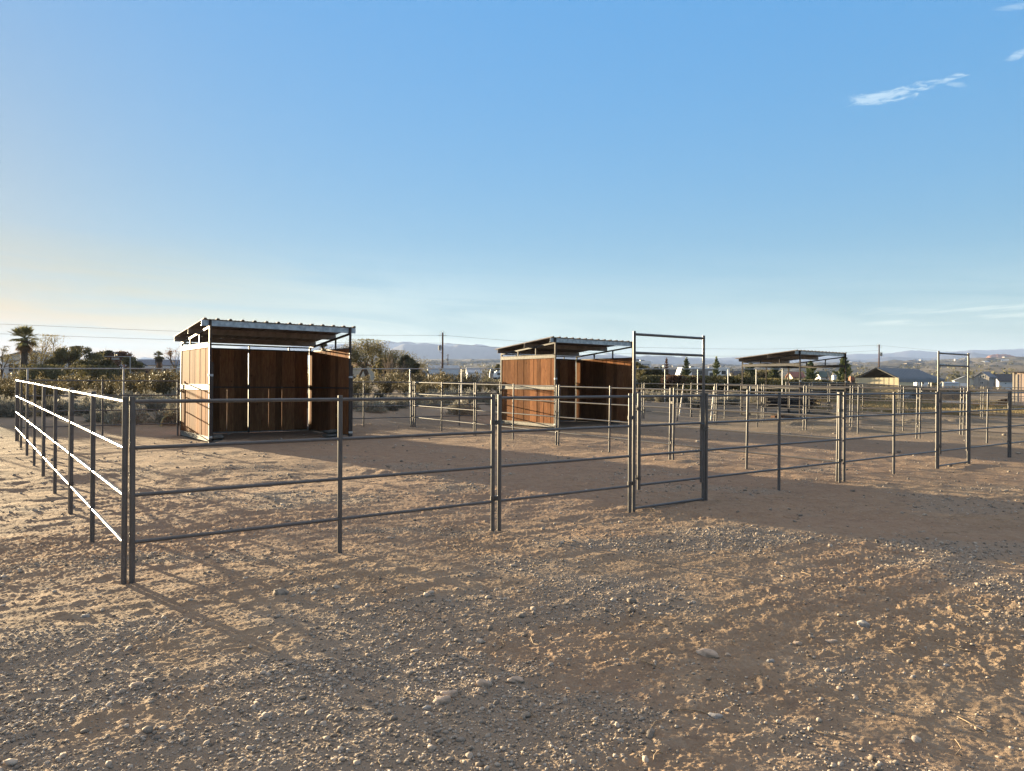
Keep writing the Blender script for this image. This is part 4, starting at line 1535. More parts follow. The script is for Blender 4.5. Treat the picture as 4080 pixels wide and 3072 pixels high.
def branch(m, p, d, L, r, depth, rr, tips, spread=0.55, up=0.1, nseg=3, kids=(2, 3), shrink=0.72):
    pts, rad = [p.copy()], [r]
    for q in range(nseg):
        d = (d + Vector((rr.gauss(0, .13), rr.gauss(0, .13), rr.gauss(0, .08) + up * 0.3))).normalized()
        p = p + d * L / nseg
        pts.append(p.copy())
        rad.append(r * (1 - 0.4 * (q + 1) / nseg))
    m.path(pts, rad, 5 if depth > 1 else 3, False)
    if depth == 0:
        tips.append((p.copy(), d.copy()))
        return
    for k in range(rr.randint(*kids)):
        ax = d.cross(Vector((rr.gauss(0, 1), rr.gauss(0, 1), rr.gauss(0, 1)))).normalized()
        nd = (d + ax * rr.uniform(spread * 0.6, spread * 1.5) + Vector((0, 0, up))).normalized()
        st = pts[rr.randint(max(1, nseg - 1), nseg)]
        branch(m, st, nd, L * shrink * rr.uniform(.75, 1.15), r * 0.6, depth - 1, rr, tips, spread, up, nseg, kids, shrink)


def tree(name, label, px, top_py, D, width_px, seed, leafm, base_py=1525, dens=1.0, leaf=(0.16, 0.07), depth=3, stems=1, z=None, group=None, spread=0.6, flat=1.0, loose=1.0):
    """broadleaf tree whose crown top stands at pixel top_py"""
    rr = random.Random(seed)
    g = np.random.default_rng(seed)
    p = at(px, 1536, D)
    zg = ground_z(p.x, p.y) if z is None else z
    H = at(px, top_py, D).z - zg
    Wd = width_px * D / F_PX * (1.5 if leafm else 1.0)
    o = thing(name, label, 'tree', (p.x, p.y, zg), group=group)
    m, tips = MB(), []
    for k in range(stems):
        a = rr.uniform(0, 6.28)
        sp = 0.12 if stems == 1 else 0.45
        branch(m, Vector((rr.uniform(-.01, .01), rr.uniform(-.01, .01), -0.2)), Vector((math.cos(a) * sp, math.sin(a) * sp, 1)).normalized(), 0.34, 0.028, depth, rr, tips, spread, 0.08)
    V = np.array(m.v)
    hx = np.percentile(np.abs(V[:, :2]), 90)
    sx, sz_ = Wd / 2 / max(hx, .05), H / max(V[:, 2].max(), .05)
    V = V * np.array([sx, sx, sz_])
    m.v = [tuple(q) for q in V]
    m.build('trunk', M['bark'] if leafm else M['bare'], o)
    if leafm:
        C, A = [], []
        n = int(80 * dens)
        for (tp, td) in tips:
            c = np.array(tp) * np.array([sx, sx, sz_])
            e = Wd * 0.075 * loose
            pts = c + g.normal(0, 1, (n, 3)) * np.array([e, e, e * 0.75 * flat])
            pts[:, 2] = np.clip(pts[:, 2], H * 0.12, H * 1.02)
            C.append(pts)
            A.append(g.normal(0, .6, (n, 3)) + np.array(td) * 0.7)
        V, F = leaf_mesh(np.concatenate(C), None, leaf[0], leaf[1], g, np.concatenate(A))
        mesh_np('crown', V, F, leafm, o)
    return o


def conifer(label, px, top_py, D, width_px, seed, mat=None, group=None, full=1.0):
    rr = random.Random(seed)
    g = np.random.default_rng(seed)
    p = at(px, 1536, D)
    zg = ground_z(p.x, p.y)
    H = at(px, top_py, D).z - zg
    Wd = width_px * D / F_PX * 1.2
    o = thing('pine_tree', label, 'tree', (p.x, p.y, zg), group=group)
    m = MB().path([(0, 0, -0.2), (0.02, 0, H * 0.5), (0, 0.02, H * 0.98)], [0.035 * H, 0.022 * H, 0.004 * H], 7)
    C, A = [], []
    z = 0.10 * H
    while z < H * 0.97:
        f = 1 - z / H
        R_ = Wd / 2 * (f ** 0.75) * 1.05
        nbr = rr.randint(5, 7)
        a0_ = rr.uniform(0, 6.28)
        for k in range(nbr):
            an = a0_ + 6.28 * k / nbr + rr.uniform(-.25, .25)
            L = R_ * rr.choice([0.45, 0.7, 0.95, 1.1, 1.25])
            rise = 0.35 + 0.5 * (1 - f)
            b0 = Vector((0, 0, z))
            b1 = Vector((math.cos(an) * L, math.sin(an) * L, z + L * rise))
            m.path([b0, b0.lerp(b1, .5) - Vector((0, 0, L * 0.06)), b1], [0.008 * H * f + 0.004, 0.006 * H * f + 0.003, 0.004], 4, False)
            n = int((40 + 90 * f) * full)
            t_ = g.uniform(0.22, 1.05, n)[:, None]
            base = np.array(b0)[None] * (1 - t_) + np.array(b1)[None] * t_
            spread = 0.04 * Wd * (1.25 - t_)
            C.append(base + g.normal(0, 1, (n, 3)) * spread)
            d = np.array(b1 - b0)
            d = d / np.linalg.norm(d)
            A.append(d[None] * 0.9 + np.array([0, 0, .45]) + g.normal(0, .45, (n, 3)))
        z += H * rr.uniform(0.07, 0.115) * (0.6 + 0.6 * f)
    n = 24
    C.append(np.stack([g.normal(0, .012 * H, n), g.normal(0, .012 * H, n), g.uniform(.92 * H, 1.02 * H, n)], -1))
    A.append(np.stack([g.normal(0, .4, n), g.normal(0, .4, n), np.ones(n)], -1))
    V, F = leaf_mesh(np.concatenate(C), None, 0.07 * Wd + 0.12, 0.022 * Wd + 0.05, g, np.concatenate(A))
    m.build('trunk', M['bark'], o)
    mesh_np('crown', V, F, mat or M['pine'], o)
    return o


def fan_palm(label, px, cy, D, rad_px, seed, trunk_px, skirt=1.0, nfr=46, z=None):
    rr = random.Random(seed)
    p = at(px, cy, D)
    zg = ground_z(p.x, p.y) if z is None else z
    Hc = p.z - zg
    Rr = rad_px * D / F_PX
    tr = trunk_px * D / F_PX / 2
    o = thing('fan_palm', label, 'tree', (p.x, p.y, zg))
    m = MB()
    pts, rad = [], []
    nz = 24
    for k in range(nz + 1):
        pts.append((0.02 * math.sin(k * .4), 0, -0.2 + (Hc + 0.1) * k / nz))
        rad.append(tr * (1.05 if k % 2 else 0.9) * (1.15 if k < 2 else 1))
    m.path(pts, rad, 10)
    for k in range(90):
        z0 = rr.uniform(0.15, 0.95) * Hc
        an = rr.uniform(0, 6.28)
        d = Vector((math.cos(an), math.sin(an), 0))
        q = d * tr * 0.95 + Vector((0, 0, z0))
        m.beam(q, q + d * tr * 0.3 + Vector((0, 0, tr * 0.45)), tr * 0.22, tr * 0.05)
    m.build('trunk', M['bark'], o)

    def frond(m, d, L, droop):
        d = d.normalized()
        base = Vector((0, 0, Hc))
        pet = base + d * L * 0.42 - Vector((0, 0, droop * L * 0.10))
        m.tube(base, pet, 0.014 * L + 0.004, 0.008 * L + 0.003, 4, False)
        side = d.cross(Vector((0, 0, 1)))
        if side.length < .05:
            side = Vector((1, 0, 0))
        side.normalize()
        for s in range(-8, 9):
            a = s * 0.155
            dd = (d * math.cos(a) + side * math.sin(a)).normalized()
            ll = L * 0.60 * (1 - 0.03 * abs(s)) * rr.uniform(.92, 1.06)
            w_ = L * 0.030
            sd = dd.cross(Vector((0, 0, 1)))
            if sd.length < .05:
                sd = side.copy()
            sd.normalize()
            m1 = pet + dd * ll * 0.55 - Vector((0, 0, droop * ll * 0.05))
            tip = pet + dd * ll - Vector((0, 0, droop * ll * (0.22 + 0.1 * rr.random())))
            m.poly([pet, m1 + sd * w_, tip, m1 - sd * w_])
    m = MB()
    for k in range(nfr):
        e = rr.uniform(-0.45, 1.35)
        an = rr.uniform(0, 6.28)
        d = Vector((math.cos(an) * math.cos(e), math.sin(an) * math.cos(e), math.sin(e)))
        frond(m, d, Rr * rr.uniform(.85, 1.1), 0.6 if e > .3 else 1.1)
    m.build('crown', M['palm'], o)
    m = MB()
    for k in range(int(26 * skirt)):
        e = rr.uniform(-1.35, -0.5)
        an = rr.uniform(0, 6.28)
        d = Vector((math.cos(an) * math.cos(e), math.sin(an) * math.cos(e), math.sin(e)))
        frond(m, d, Rr * rr.uniform(.6, .95), 1.0)
    if skirt > 1.5:
        for k in range(220):
            an = rr.uniform(0, 6.28)
            z0 = Hc - rr.uniform(0.05, 1.0) * Rr * 2.0
            q = Vector((math.cos(an), math.sin(an), 0)) * Rr * rr.uniform(.18, .5)
            q.z = z0
            m.poly([q, q + Vector((0.03, 0, -Rr * .2)), q + Vector((0, 0, -Rr * .45)), q + Vector((-0.03, 0, -Rr * .2))])
    m.build('skirt', M['palm_dead'], o)
    return o


fan_palm('big backlit fan palm in front of the white gabled house', 97, 1346, 57, 64, 1, 25, 0.9, 36)
fan_palm('shaggy fan palm with a brown skirt before the dark roofed house', 633, 1418, 95, 27, 2, 8, 2.2, 36)
fan_palm('small high fan palm beside the nearest shelter, farthest of the palms', 679, 1406, 150, 13, 3, 4, 1.2, 30)
fan_palm('fan palm whose crown shows over the right wall of the nearest shelter', 1290, 1385, 85, 25, 4, 9, 1.0, 36)

tree('mesquite_tree', 'feathery tree right behind the big fan palm', 190, 1338, 72, 120, 11, M['tree_olive'], dens=0.8, leaf=(0.22, 0.045), stems=3, loose=1.3)
tree('mesquite_tree', 'feathery tree just left of the big fan palm', -5, 1382, 80, 60, 12, M['tree_olive'], dens=0.7, leaf=(0.22, 0.05), stems=2)
tree('evergreen_tree', 'dark bushy tree left of the tall bushy pair near the ranch gateway', 245, 1383, 68, 66, 13, M['tree_dark'], dens=1.6, leaf=(0.22, 0.08), stems=3)
tree('evergreen_tree', 'dark broad tree with a ragged crown in the middle of the left grove', 318, 1385, 66, 84, 14, M['tree_dark'], dens=1.7, leaf=(0.22, 0.08), stems=3)
tree('mesquite_tree', 'low dark tree standing in front of the ragged grove', 265, 1458, 56, 130, 15, M['tree_dark'], dens=2.2, leaf=(0.2, 0.08), stems=4, loose=1.4)
tree('mesquite_tree', 'low dark tree in front of the grove, nearer the ranch gateway', 380, 1440, 60, 80, 16, M['tree_dark'], dens=2.0, leaf=(0.2, 0.08), stems=4, loose=1.3)
tree('bare_tree', 'bare upright tree above the grove left of the ranch gateway', 410, 1376, 105, 34, 17, None, depth=4, stems=3, spread=0.3)
tree('evergreen_tree', 'round dark tree behind the left post of the ranch gateway', 432, 1401, 100, 44, 18, M['tree_dark'], dens=2.0, leaf=(0.3, 0.14), stems=2)
tree('evergreen_tree', 'round rusty tree behind the hanging sign of the ranch gateway', 492, 1407, 100, 60, 19, M['tree_rust'], dens=2.0, leaf=(0.3, 0.14), stems=2)
tree('evergreen_tree', 'dark spreading tree right of the ranch gateway', 528, 1425, 95, 44, 20, M['tree_dark'], dens=1.5, leaf=(0.28, 0.12), stems=2)
tree('bare_tree', 'bare rust coloured tree at the left edge of the nearest shelter', 706, 1380, 85, 64, 21, M['tree_rust'], dens=0.2, leaf=(0.16, 0.05), depth=4, stems=1)
tree('mesquite_tree', 'broad olive tree behind the red roofed house', 1452, 1357, 84, 140, 22, M['tree_olive'], dens=1.5, leaf=(0.26, 0.055), stems=3, loose=1.2, depth=4)
tree('mesquite_tree', 'smaller olive tree joining the broad one on its right', 1520, 1398, 84, 80, 23, M['tree_olive'], dens=0.9, leaf=(0.24, 0.05), stems=3, loose=1.2)
tree('bare_tree', 'bare many-stemmed bush tree right of the red roofed house', 1562, 1396, 72, 95, 24, None, depth=5, stems=6, spread=0.35)
tree('evergreen_tree', 'pale green bush in front of the bare many-stemmed tree', 1512, 1434, 74, 30, 25, M['tree_olive'], dens=2, leaf=(0.2, 0.08), stems=3)
tree('yucca_tree', 'dark clumped yucca-like tree beside the grey barn', 1622, 1421, 76, 46, 26, M['tree_dark'], dens=2.4, leaf=(0.34, 0.07), stems=4, loose=0.7)
tree('yucca_tree', 'lower half of the dark yucca clump, leaning right', 1640, 1452, 75, 48, 27, M['tree_dark'], dens=2.4, leaf=(0.34, 0.07), stems=4, loose=0.9)
tree('bare_tree', 'spreading bare tree left of the gambrel barn', 1700, 1424, 100, 110, 28, None, depth=5, stems=1, spread=0.55)
tree('bare_tree', 'thin bare tree right of the white open shed', 1935, 1447, 110, 26, 29, None, depth=4, stems=2, spread=0.4)
tree('evergreen_tree', 'dark tree at the left wall of the second wooden shelter', 2002, 1455, 120, 26, 30, M['tree_dark'], dens=1.5, leaf=(0.3, 0.12))
gp = 'green pines beyond the pens'
conifer('young pine seen through the middle of the near tall gate', 2734, 1427, 70, 46, 31, group=gp)
conifer('young pine just left of the right post of the near tall gate', 2853, 1424, 72, 48, 32, group=gp)
conifer('small pine beside the reddish dead one', 2632, 1462, 80, 28, 33, group=gp, full=0.7)
conifer('reddish dead pine through the near tall gate', 2655, 1428, 82, 30, 34, mat=M['tree_rust'], full=0.45)
conifer('bushy pine under the left end of the open shelter roof', 2990, 1446, 90, 66, 35, group=gp, full=1.2)
conifer('bushy pine behind the middle of the open shelter', 3086, 1442, 95, 62, 36, group=gp, full=1.2)
conifer('lone pine behind the right half of the open shelter', 3230, 1440, 72, 66, 37, group=gp, full=1.2)
conifer('tallest dark pine at the right post of the open shelter', 3362, 1425, 70, 82, 38, group=gp, full=1.3)
tree('bare_tree', 'bare pale tree between two pines behind the open shelter', 3185, 1490, 150, 70, 39, None, depth=4, stems=4)
tree('bare_tree', 'bare pale tree left of the tallest dark pine', 3315, 1480, 160, 50, 40, None, depth=4, stems=4)
tree('evergreen_tree', 'pale yellow-green tree behind the open shelter', 3048, 1478, 130, 60, 41, M['tree_olive'], dens=1.8, leaf=(0.4, 0.16), stems=3)
tree('yucca_tree', 'dark spiky yucca beside the white motorhome end', 2600, 1470, 68, 44, 42, M['tree_dark'], dens=2.6, leaf=(0.4, 0.06), stems=4)
tree('yucca_tree', 'dark palm-like clump overlapping the white motorhome end', 2535, 1450, 70, 46, 43, M['tree_dark'], dens=1.6, leaf=(0.45, 0.07), stems=3)
for k, (px, tp, D, wp, s_, mm, lb) in enumerate([
        (2630, 1500, 58, 70, 51, 'tree_dark', 'low dark shrub under the reddish dead pine'),
        (2700, 1500, 56, 60, 52, 'tree_rust', 'low rusty shrub between the dead pine and the young pine'),
        (2780, 1500, 56, 70, 53, 'tree_olive', 'low olive shrub right of the first young pine'),
        (2860, 1502, 55, 80, 54, 'tree_olive', 'low olive shrub at the foot of the second young pine'),
        (2935, 1503, 54, 60, 55, 'tree_dark', 'low dark shrub in front of the swooped motorhome'),
        (3040, 1512, 56, 90, 83, 'tree_olive', 'low olive shrub beneath the open shelter roof'),
        (3130, 1515, 58, 90, 57, 'tree_dark', 'low dark shrub behind the rail fence end post'),
        (3290, 1518, 60, 70, 58, 'tree_dark', 'low dark shrub in front of the green roofed house')]):
    tree('shrub', lb, px, tp, D, wp, s_, M[mm], dens=2.0, leaf=(0.2, 0.09), stems=5, loose=1.5, depth=2)

# a cholla cactus at the back fence
pc = at(640, 1590, 22.5)
zc = ground_z(pc.x, pc.y)
ch = thing('cholla_cactus', 'pale rimmed cholla cactus behind the back fence panel', 'cactus', (pc.x, pc.y, zc))
rr = random.Random(3)
m, tips = MB(), []
branch(m, Vector((0, 0, -0.05)), Vector((0.1, 0, 1)), 0.28, 0.05, 3, rr, tips, 0.8, 0.15, 2, (2, 3), 0.8)
m.build('stems', M['cactus'], ch)

# ------------------------------------------------------------------ buildings, vehicles, poles
def prism(m, L, Wd, z0, z1, M4=None, th=0.1, over=0.25, skew=0.0):
    """two sloped roof slabs, ridge along x from 0..L, width Wd centred on y=0"""
    h = Wd / 2 + over
    zo = z0 - (z1 - z0) / (Wd / 2) * over
    for sgn in (-1, 1):
        a = [(-over, 0, z1), (L + over, 0, z1), (L + over, sgn * h, zo), (-over, sgn * h, zo)]
        b_ = [(p[0], p[1], p[2] + th) for p in a]
        m.poly(b_ if sgn < 0 else b_[::-1])
        m.poly(a[::-1] if sgn < 0 else a)
        for i in range(4):
            j = (i + 1) % 4
            m.poly([a[i], a[j], b_[j], b_[i]])


def house(name, label, cat, px, base_py, D, rz, L, Wd, hw, hr, wall, roof, wins=(), doors=(), over=0.25, trim='trim', sink=1.6):
    """gabled building: origin at the middle of its nearest long or gable wall's foot; ridge along local x"""
    p = at(px, base_py, D)
    o = thing(name, label, cat, (p.x, p.y, p.z), rz)
    m = MB()
    y0, y1 = -Wd / 2, Wd / 2
    m.box((0, y0, -sink), (L, y1, hw))
    for x, s in ((0, -1), (L, 1)):
        q = [(x, y0, hw), (x, y1, hw), (x, 0, hr)]
        m.poly(q if s > 0 else q[::-1])
    m.build('wall', M[wall], o)
    m = MB()
    prism(m, L, Wd, hw, hr + 0.01, over=over)
    m.build('roof', M[roof], o)

    def opening(kind, face, a, z, wd, h, mat):
        m, fr = MB(), MB()
        e = 0.05
        if face in ('x0', 'x1'):
            x = -0.02 if face == 'x0' else L + 0.02
            s = -1 if face == 'x0' else 1
            m.box((min(x, x + s * .02), a, z), (max(x, x + s * .02), a + wd, z + h))
            x2 = x + s * .025
            for (c0, c1, d0, d1) in ((a - e, a, z - e, z + h + e), (a + wd, a + wd + e, z - e, z + h + e), (a, a + wd, z + h, z + h + e), (a, a + wd, z - e, z), (a + wd / 2 - .02, a + wd / 2 + .02, z, z + h)):
                fr.box((min(x, x2), c0, d0), (max(x, x2), c1, d1))
        else:
            y = y0 - 0.02 if face == 'y0' else y1 + 0.02
            s = -1 if face == 'y0' else 1
            m.box((a, min(y, y + s * .02), z), (a + wd, max(y, y + s * .02), z + h))
            y2 = y + s * .025
            for (c0, c1, d0, d1) in ((a - e, a, z - e, z + h + e), (a + wd, a + wd + e, z - e, z + h + e), (a, a + wd, z + h, z + h + e), (a, a + wd, z - e, z), (a + wd / 2 - .02, a + wd / 2 + .02, z, z + h)):
                fr.box((c0, min(y, y2), d0), (c1, max(y, y2), d1))
        w_ = m.build(kind, M[mat], o)
        fr.build('frame', M[trim], w_)
    for (face, a, z, wd, h) in wins:
        opening('window', face, a, z, wd, h, 'glass')
    for (face, a, z, wd, h, mat) in doors:
        opening('door', face, a, z, wd, h, mat)
    return o


def yaw_to(px0, D0, px1, D1):
    a, b_ = at(px0, 1536, D0), at(px1, 1536, D1)
    return math.atan2(b_.y - a.y, b_.x - a.x)


# white gabled house behind the big palm: gable end faces us, ridge runs away to the left
house('house', 'white gabled house half hidden behind the big fan palm', 'house', 118, 1513, 85, R(106), 11, 5.6, 2.55, 3.35, 'white_wall', 'blue_roof',
      wins=[('x0', 1.1, 0.9, 1.0, 0.9)], over=0.35)
# low house of the ranch with a long pale roof
house('house', 'low pale house with a blue-grey roof behind the hanging ranch sign', 'house', 445, 1492, 112, R(4), 4.4, 4.0, 1.15, 1.75, 'white_wall', 'blue_roof',
      wins=[('y0', 0.5, 0.2, 0.9, 0.7), ('y0', 2.0, 0.2, 0.9, 0.7)], doors=[('y0', 3.3, -1, 0.7, 1.9, 'grey_wall')])
house('house', 'house with a dark slate roof and a pale gable behind the skirted palm', 'house', 558, 1498, 118, R(3), 6.6, 4.2, 1.75, 2.55, 'cream_wall', 'slate_roof',
      wins=[('y0', 2.2, 0.5, 0.8, 0.8), ('y0', 4.6, 0.5, 0.8, 0.8)], doors=[('y0', 1.2, -0.6, 0.8, 1.9, 'grey_wall')], over=0.3)
house('playhouse', 'small dark brown playhouse with tiny windows before the slate roofed house', 'shed', 553, 1500, 96, R(2), 1.35, 1.1, 0.72, 1.02, 'brown_wall', 'brown_wall',
      wins=[('y0', 0.12, 0.32, 0.14, 0.2), ('y0', 0.45, 0.36, 0.16, 0.12), ('y0', 0.85, 0.32, 0.16, 0.2)], over=0.12, sink=0.9)
# pergola
p = at(598, 1498, 100)
o = thing('pergola', 'white flat-topped patio cover beside the brown playhouse', 'patio', (p.x, p.y, p.z), 0.03)
for x in (0.06, 0.62, 1.5, 2.8):
    for y in (0, 1.6):
        MB().box((x - .035, y - .035, -1), (x + .035, y + .035, 1.15)).build('post', M['white_paint'], o)
m = MB().box((-1.9, -0.15, 1.15), (3.3, 1.75, 1.30))
m.build('canopy', M['white_paint'], o)
# white awning on the low house and a bluish tarp
p = at(452, 1498, 106)
o = thing('awning', 'long white awning roof in front of the low ranch house', 'awning', (p.x, p.y, p.z), 0.05)
m = MB()
m.poly([(0, -.3, 1.15), (5.0, -.3, 1.2), (5.0, 1.2, 1.45), (0, 1.2, 1.38)])
m.poly([(0, 1.2, 1.34), (5.0, 1.2, 1.41), (5.0, -.3, 1.10), (0, -.3, 1.05)])
m.poly([(0, -.3, 1.05), (5.0, -.3, 1.10), (5.0, -.3, 1.2), (0, -.3, 1.15)])
m.poly([(5.0, -.3, 1.10), (5.0, 1.2, 1.41), (5.0, 1.2, 1.45), (5.0, -.3, 1.2)])
m.build('canopy', M['white_paint'], o)
for x in (.1, .9, 1.7, 2.6, 4.9):
    MB().box((x, -.28, -1), (x + .06, -.22, 1.08)).build('post', M['grey_paint'], o)
p = at(515, 1494, 95)
m = MB()
for k in range(8):
    x = k * .16
    h = .45 - .02 * k + .03 * math.sin(k * 2)
    m.box((x, 0.02 * math.sin(k), -1.0), (x + .165, .05 + 0.02 * math.sin(k), h))
o = m.build('tarp', M['white_wall'])
o.location = (p.x, p.y, p.z)
tag(o, 'pale tarp hung like a low wall left of the brown playhouse', 'tarp')
# ranch gateway
p = at(402, 1500, 88)
o = thing('ranch_gateway', 'pipe ranch gateway with a hanging name board, left of the nearest shelter', 'gateway', (p.x, p.y, p.z - 0.4), 0.02)
h = at(402, 1420, 88).z - p.z + 0.4
MB().tube((0, 0, -.5), (0, 0, h), 0.05, n=8).build('post', M['galv_pipe'], o)
MB().tube((3.45, 0, -.5), (3.45, 0, h), 0.055, n=8).build('post', M['galv_pipe'], o)
MB().tube((-.1, 0, h), (3.7, 0, h), 0.035, n=8).build('beam', M['galv_pipe'], o)
m = MB().box((1.25, -.03, h - .38), (2.15, .03, h - .15))
for x in (1.35, 2.05):
    m.tube((x, 0, h - .15), (x, 0, h), .008, n=4)
m.build('sign_board', M['grey_boards'], o)
MB().box((1.45, -.02, h + .30), (1.98, .02, h + .42)).tube((1.6, 0, h), (1.6, 0, h + .3), .012, n=4).tube((1.85, 0, h), (1.85, 0, h + .3), .012, n=4).build('topper', M['grey_paint'], o)
# low notice board and pale stacked boards by the shelter's left edge
p = at(466, 1491, 90)
o = MB().box((0, 0, 0), (.22, .03, .26)).box((.26, 0, .0), (.48, .03, .10)).box((.26, 0, .15), (.48, .03, .26)).box((.05, .0, -.8), (.09, .03, 0)).box((.4, 0, -.8), (.44, .03, 0)).build('panel_sign', M['white_paint'])
o.location = p
tag(o, 'small white panels on posts under the long white awning', 'sign')
p = at(682, 1507, 70)
for k in range(5):
    o = MB().box((0, 0, 0), (.42 - .05 * (k % 2), .25, .065)).build('pallet_board', M['lumber_yellow'])
    o.location = (p.x + .02 * (k % 2), p.y, p.z + k * .12)
    tag(o, 'sunlit pale board in the stack left of the nearest shelter', 'board', 'sunlit boards stacked beside the nearest shelter')
m = MB()
m.box((0, 0, 0), (.42, .24, .06))
p2 = at(683, 1512, 70)
o = MB().box((-.05, -.02, -1.2), (.02, .3, .0)).box((.36, -.02, -1.2), (.43, .3, .0)).box((-.05, -.02, -.06), (.43, .3, 0)).build('trestle', M['lumber_dark'])
o.location = p
o.location.z -= 0.002
tag(o, 'dark trestle carrying the sunlit boards left of the nearest shelter', 'trestle')

# red roofed house and the long dark house behind the trees
house('house', 'cream house with a low red roof right of the nearest shelter', 'house', 1448, 1512, 95, R(128), 7, 3.3, 1.45, 2.1, 'cream_wall', 'red_roof', over=0.3)
house('house', 'long low grey house behind the bare trees', 'house', 1560, 1512, 118, R(2), 5.6, 4, 1.05, 1.35, 'grey_wall', 'dark_roof',
      wins=[('y0', 1.2, 0.2, 0.5, 0.4), ('y0', 4.0, 0.2, 0.6, 0.4)], doors=[('y0', 2.4, -0.6, 0.5, 1.1, 'white_paint')])
# gambrel barn
p = at(1704, 1513, 140)
o = thing('barn', 'grey gambrel-roofed barn with a pale metal roof behind the power pole', 'barn', (p.x, p.y, p.z), R(14))
ga = [(-1.15, 1.0), (-1.0, 1.95), (0, 2.75), (1.0, 1.95), (1.15, 1.0)]
L = 5.9
m = MB().box((0, -1.1, -1.2), (L, 1.1, 1.05))
for x in (0, L):
    m.poly([(x, y, z) for y, z in ga])
m.build('wall', M['grey_wall'], o)
m = MB()
for (ya, za), (yb, zb) in zip(ga[:-1], ga[1:]):
    m.poly([(-.12, ya * 1.06, za + .05), (L + .12, ya * 1.06, za + .05), (L + .12, yb * 1.06, zb + .05), (-.12, yb * 1.06, zb + .05)])
    m.poly([(-.12, yb * 1.06, zb + .0), (L + .12, yb * 1.06, zb + .0), (L + .12, ya * 1.06, za + .0), (-.12, ya * 1.06, za + .0)])
m.build('roof', M['metal_roof'], o)
MB().box((-.05, -.35, -.8), (-.01, .45, 1.0)).build('door', M['brown_wall'], o)
MB().tube((-.1, 0, 2.75), (-.1, 0, 3.05), .03, n=5).tube((L + .1, 0, 2.75), (L + .1, 0, 3.05), .03, n=5).build('finial', M['grey_paint'], o)
# white open shed right of the barn
house('metal_shed', 'white metal shed with an open gable right of the gambrel barn', 'shed', 1860, 1513, 142, R(10), 2.6, 3.0, 1.35, 2.2, 'white_wall', 'metal_roof',
      doors=[('x1', -1.2, -1.2, 2.4, 2.2, 'grey_wall')], over=0.15)
# vehicles right of the shed
def trailer(label, px, base_py, D, rz, L, Wd, h, body, roof=None, stripe=None, wins=(), name='travel_trailer', cat='trailer', nose=0.25, group=None):
    p = at(px, base_py, D)
    o = thing(name, label, cat, (p.x, p.y, p.z), rz, group)
    bm = bmesh.new()
    pts = [(0, .35), (0.0, h * .55), (nose, h), (L - .08, h), (L, h - .1), (L, .35)]
    vs0 = [bm.verts.new((x, -Wd / 2, z)) for x, z in pts]
    vs1 = [bm.verts.new((x, Wd / 2, z)) for x, z in pts]
    bm.faces.new(vs0)
    bm.faces.new(vs1[::-1])
    for i in range(len(pts)):
        j = (i + 1) % len(pts)
        bm.faces.new((vs0[j], vs0[i], vs1[i], vs1[j]))
    bmesh.ops.recalc_face_normals(bm, faces=bm.faces[:])
    bmesh.ops.bevel(bm, geom=bm.edges[:], offset=0.06, segments=2, affect='EDGES')
    me = bpy.data.meshes.new('body')
    bm.to_mesh(me)
    bm.free()
    me.materials.append(M[body])
    b_ = bpy.data.objects.new('body', me)
    COL.objects.link(b_)
    b_.parent = o
    for (a, z, wd, hh) in wins:
        MB().box((a, -Wd / 2 - .02, z), (a + wd, -Wd / 2 + .01, z + hh)).build('window', M['glass'], o)
    if stripe:
        for (a, z, wd, hh, mt) in stripe:
            MB().box((a, -Wd / 2 - .014, z), (a + wd, -Wd / 2 + .01, z + hh)).build('stripe', M[mt], o)
    for x in (L * .3, L * .72):
        for y in (-Wd / 2 + .12, Wd / 2 - .12):
            w_ = MB().tube((x, y - .1, .33), (x, y + .1, .33), .33, n=14).build('wheel', M['tyre'], o)
            MB().tube((x, y - .11, .33), (x, y + .11, .33), .17, n=10).build('rim', M['galv_pipe'], w_)
    m = MB().box((L * .25, -.35, h), (L * .25 + .7, .3, h + .22)).box((L * .62, -.3, h), (L * .62 + .45, .2, h + .14))
    m.build('roof_unit', M[roof or 'white_paint'], o)
    return o


trailer('dark topped trailer at the left edge of the second shelter', 1950, 1512, 150, R(5), 3.6, 2.3, 2.2, 'grey_paint', 'grey_paint', wins=[(.4, 1.2, .8, .5), (2.0, 1.2, .9, .5)])
trailer('small white camper in front of the dark topped trailer', 1967, 1512, 130, R(8), 1.9, 1.8, 1.45, 'white_paint', wins=[(.5, .8, .6, .35)])
trailer('white motorhome end with blue bands beside the near tall gate', 2500, 1530, 88, R(12), 2.55, 2.3, 2.75, 'white_paint', 'grey_paint', name='motorhome', cat='motorhome',
        wins=[(1.5, 1.5, .65, .7)], stripe=[(1.35, 1.35, .10, 1.05, 'blue_paint'), (2.2, 1.35, .08, 1.05, 'blue_paint'), (1.35, 2.3, .95, .08, 'blue_paint'), (.1, .95, 2.3, .12, 'blue_paint'), (.6, .55, 1.6, .14, 'grey_paint')])
mh_ = trailer('long cream and grey motorhome with pale swoops behind the young pines', 2698, 1534, 130, R(6), 9.1, 2.5, 3.1, 'white_paint', 'grey_paint', name='motorhome', cat='motorhome',
              wins=[(.35, 1.5, .9, .75), (3.2, 1.85, 1.4, .7), (5.4, 1.55, .9, .65), (7.6, 1.9, .8, .7)], nose=.45,
              stripe=[(.5, 2.35, 2.6, .5, 'cream_paint'), (2.2, 1.3, 3.0, 1.6, 'grey_paint'), (5.2, 2.5, 1.2, .4, 'grey_paint'), (.3, .75, 5.8, .45, 'blue_paint')])
m = MB()
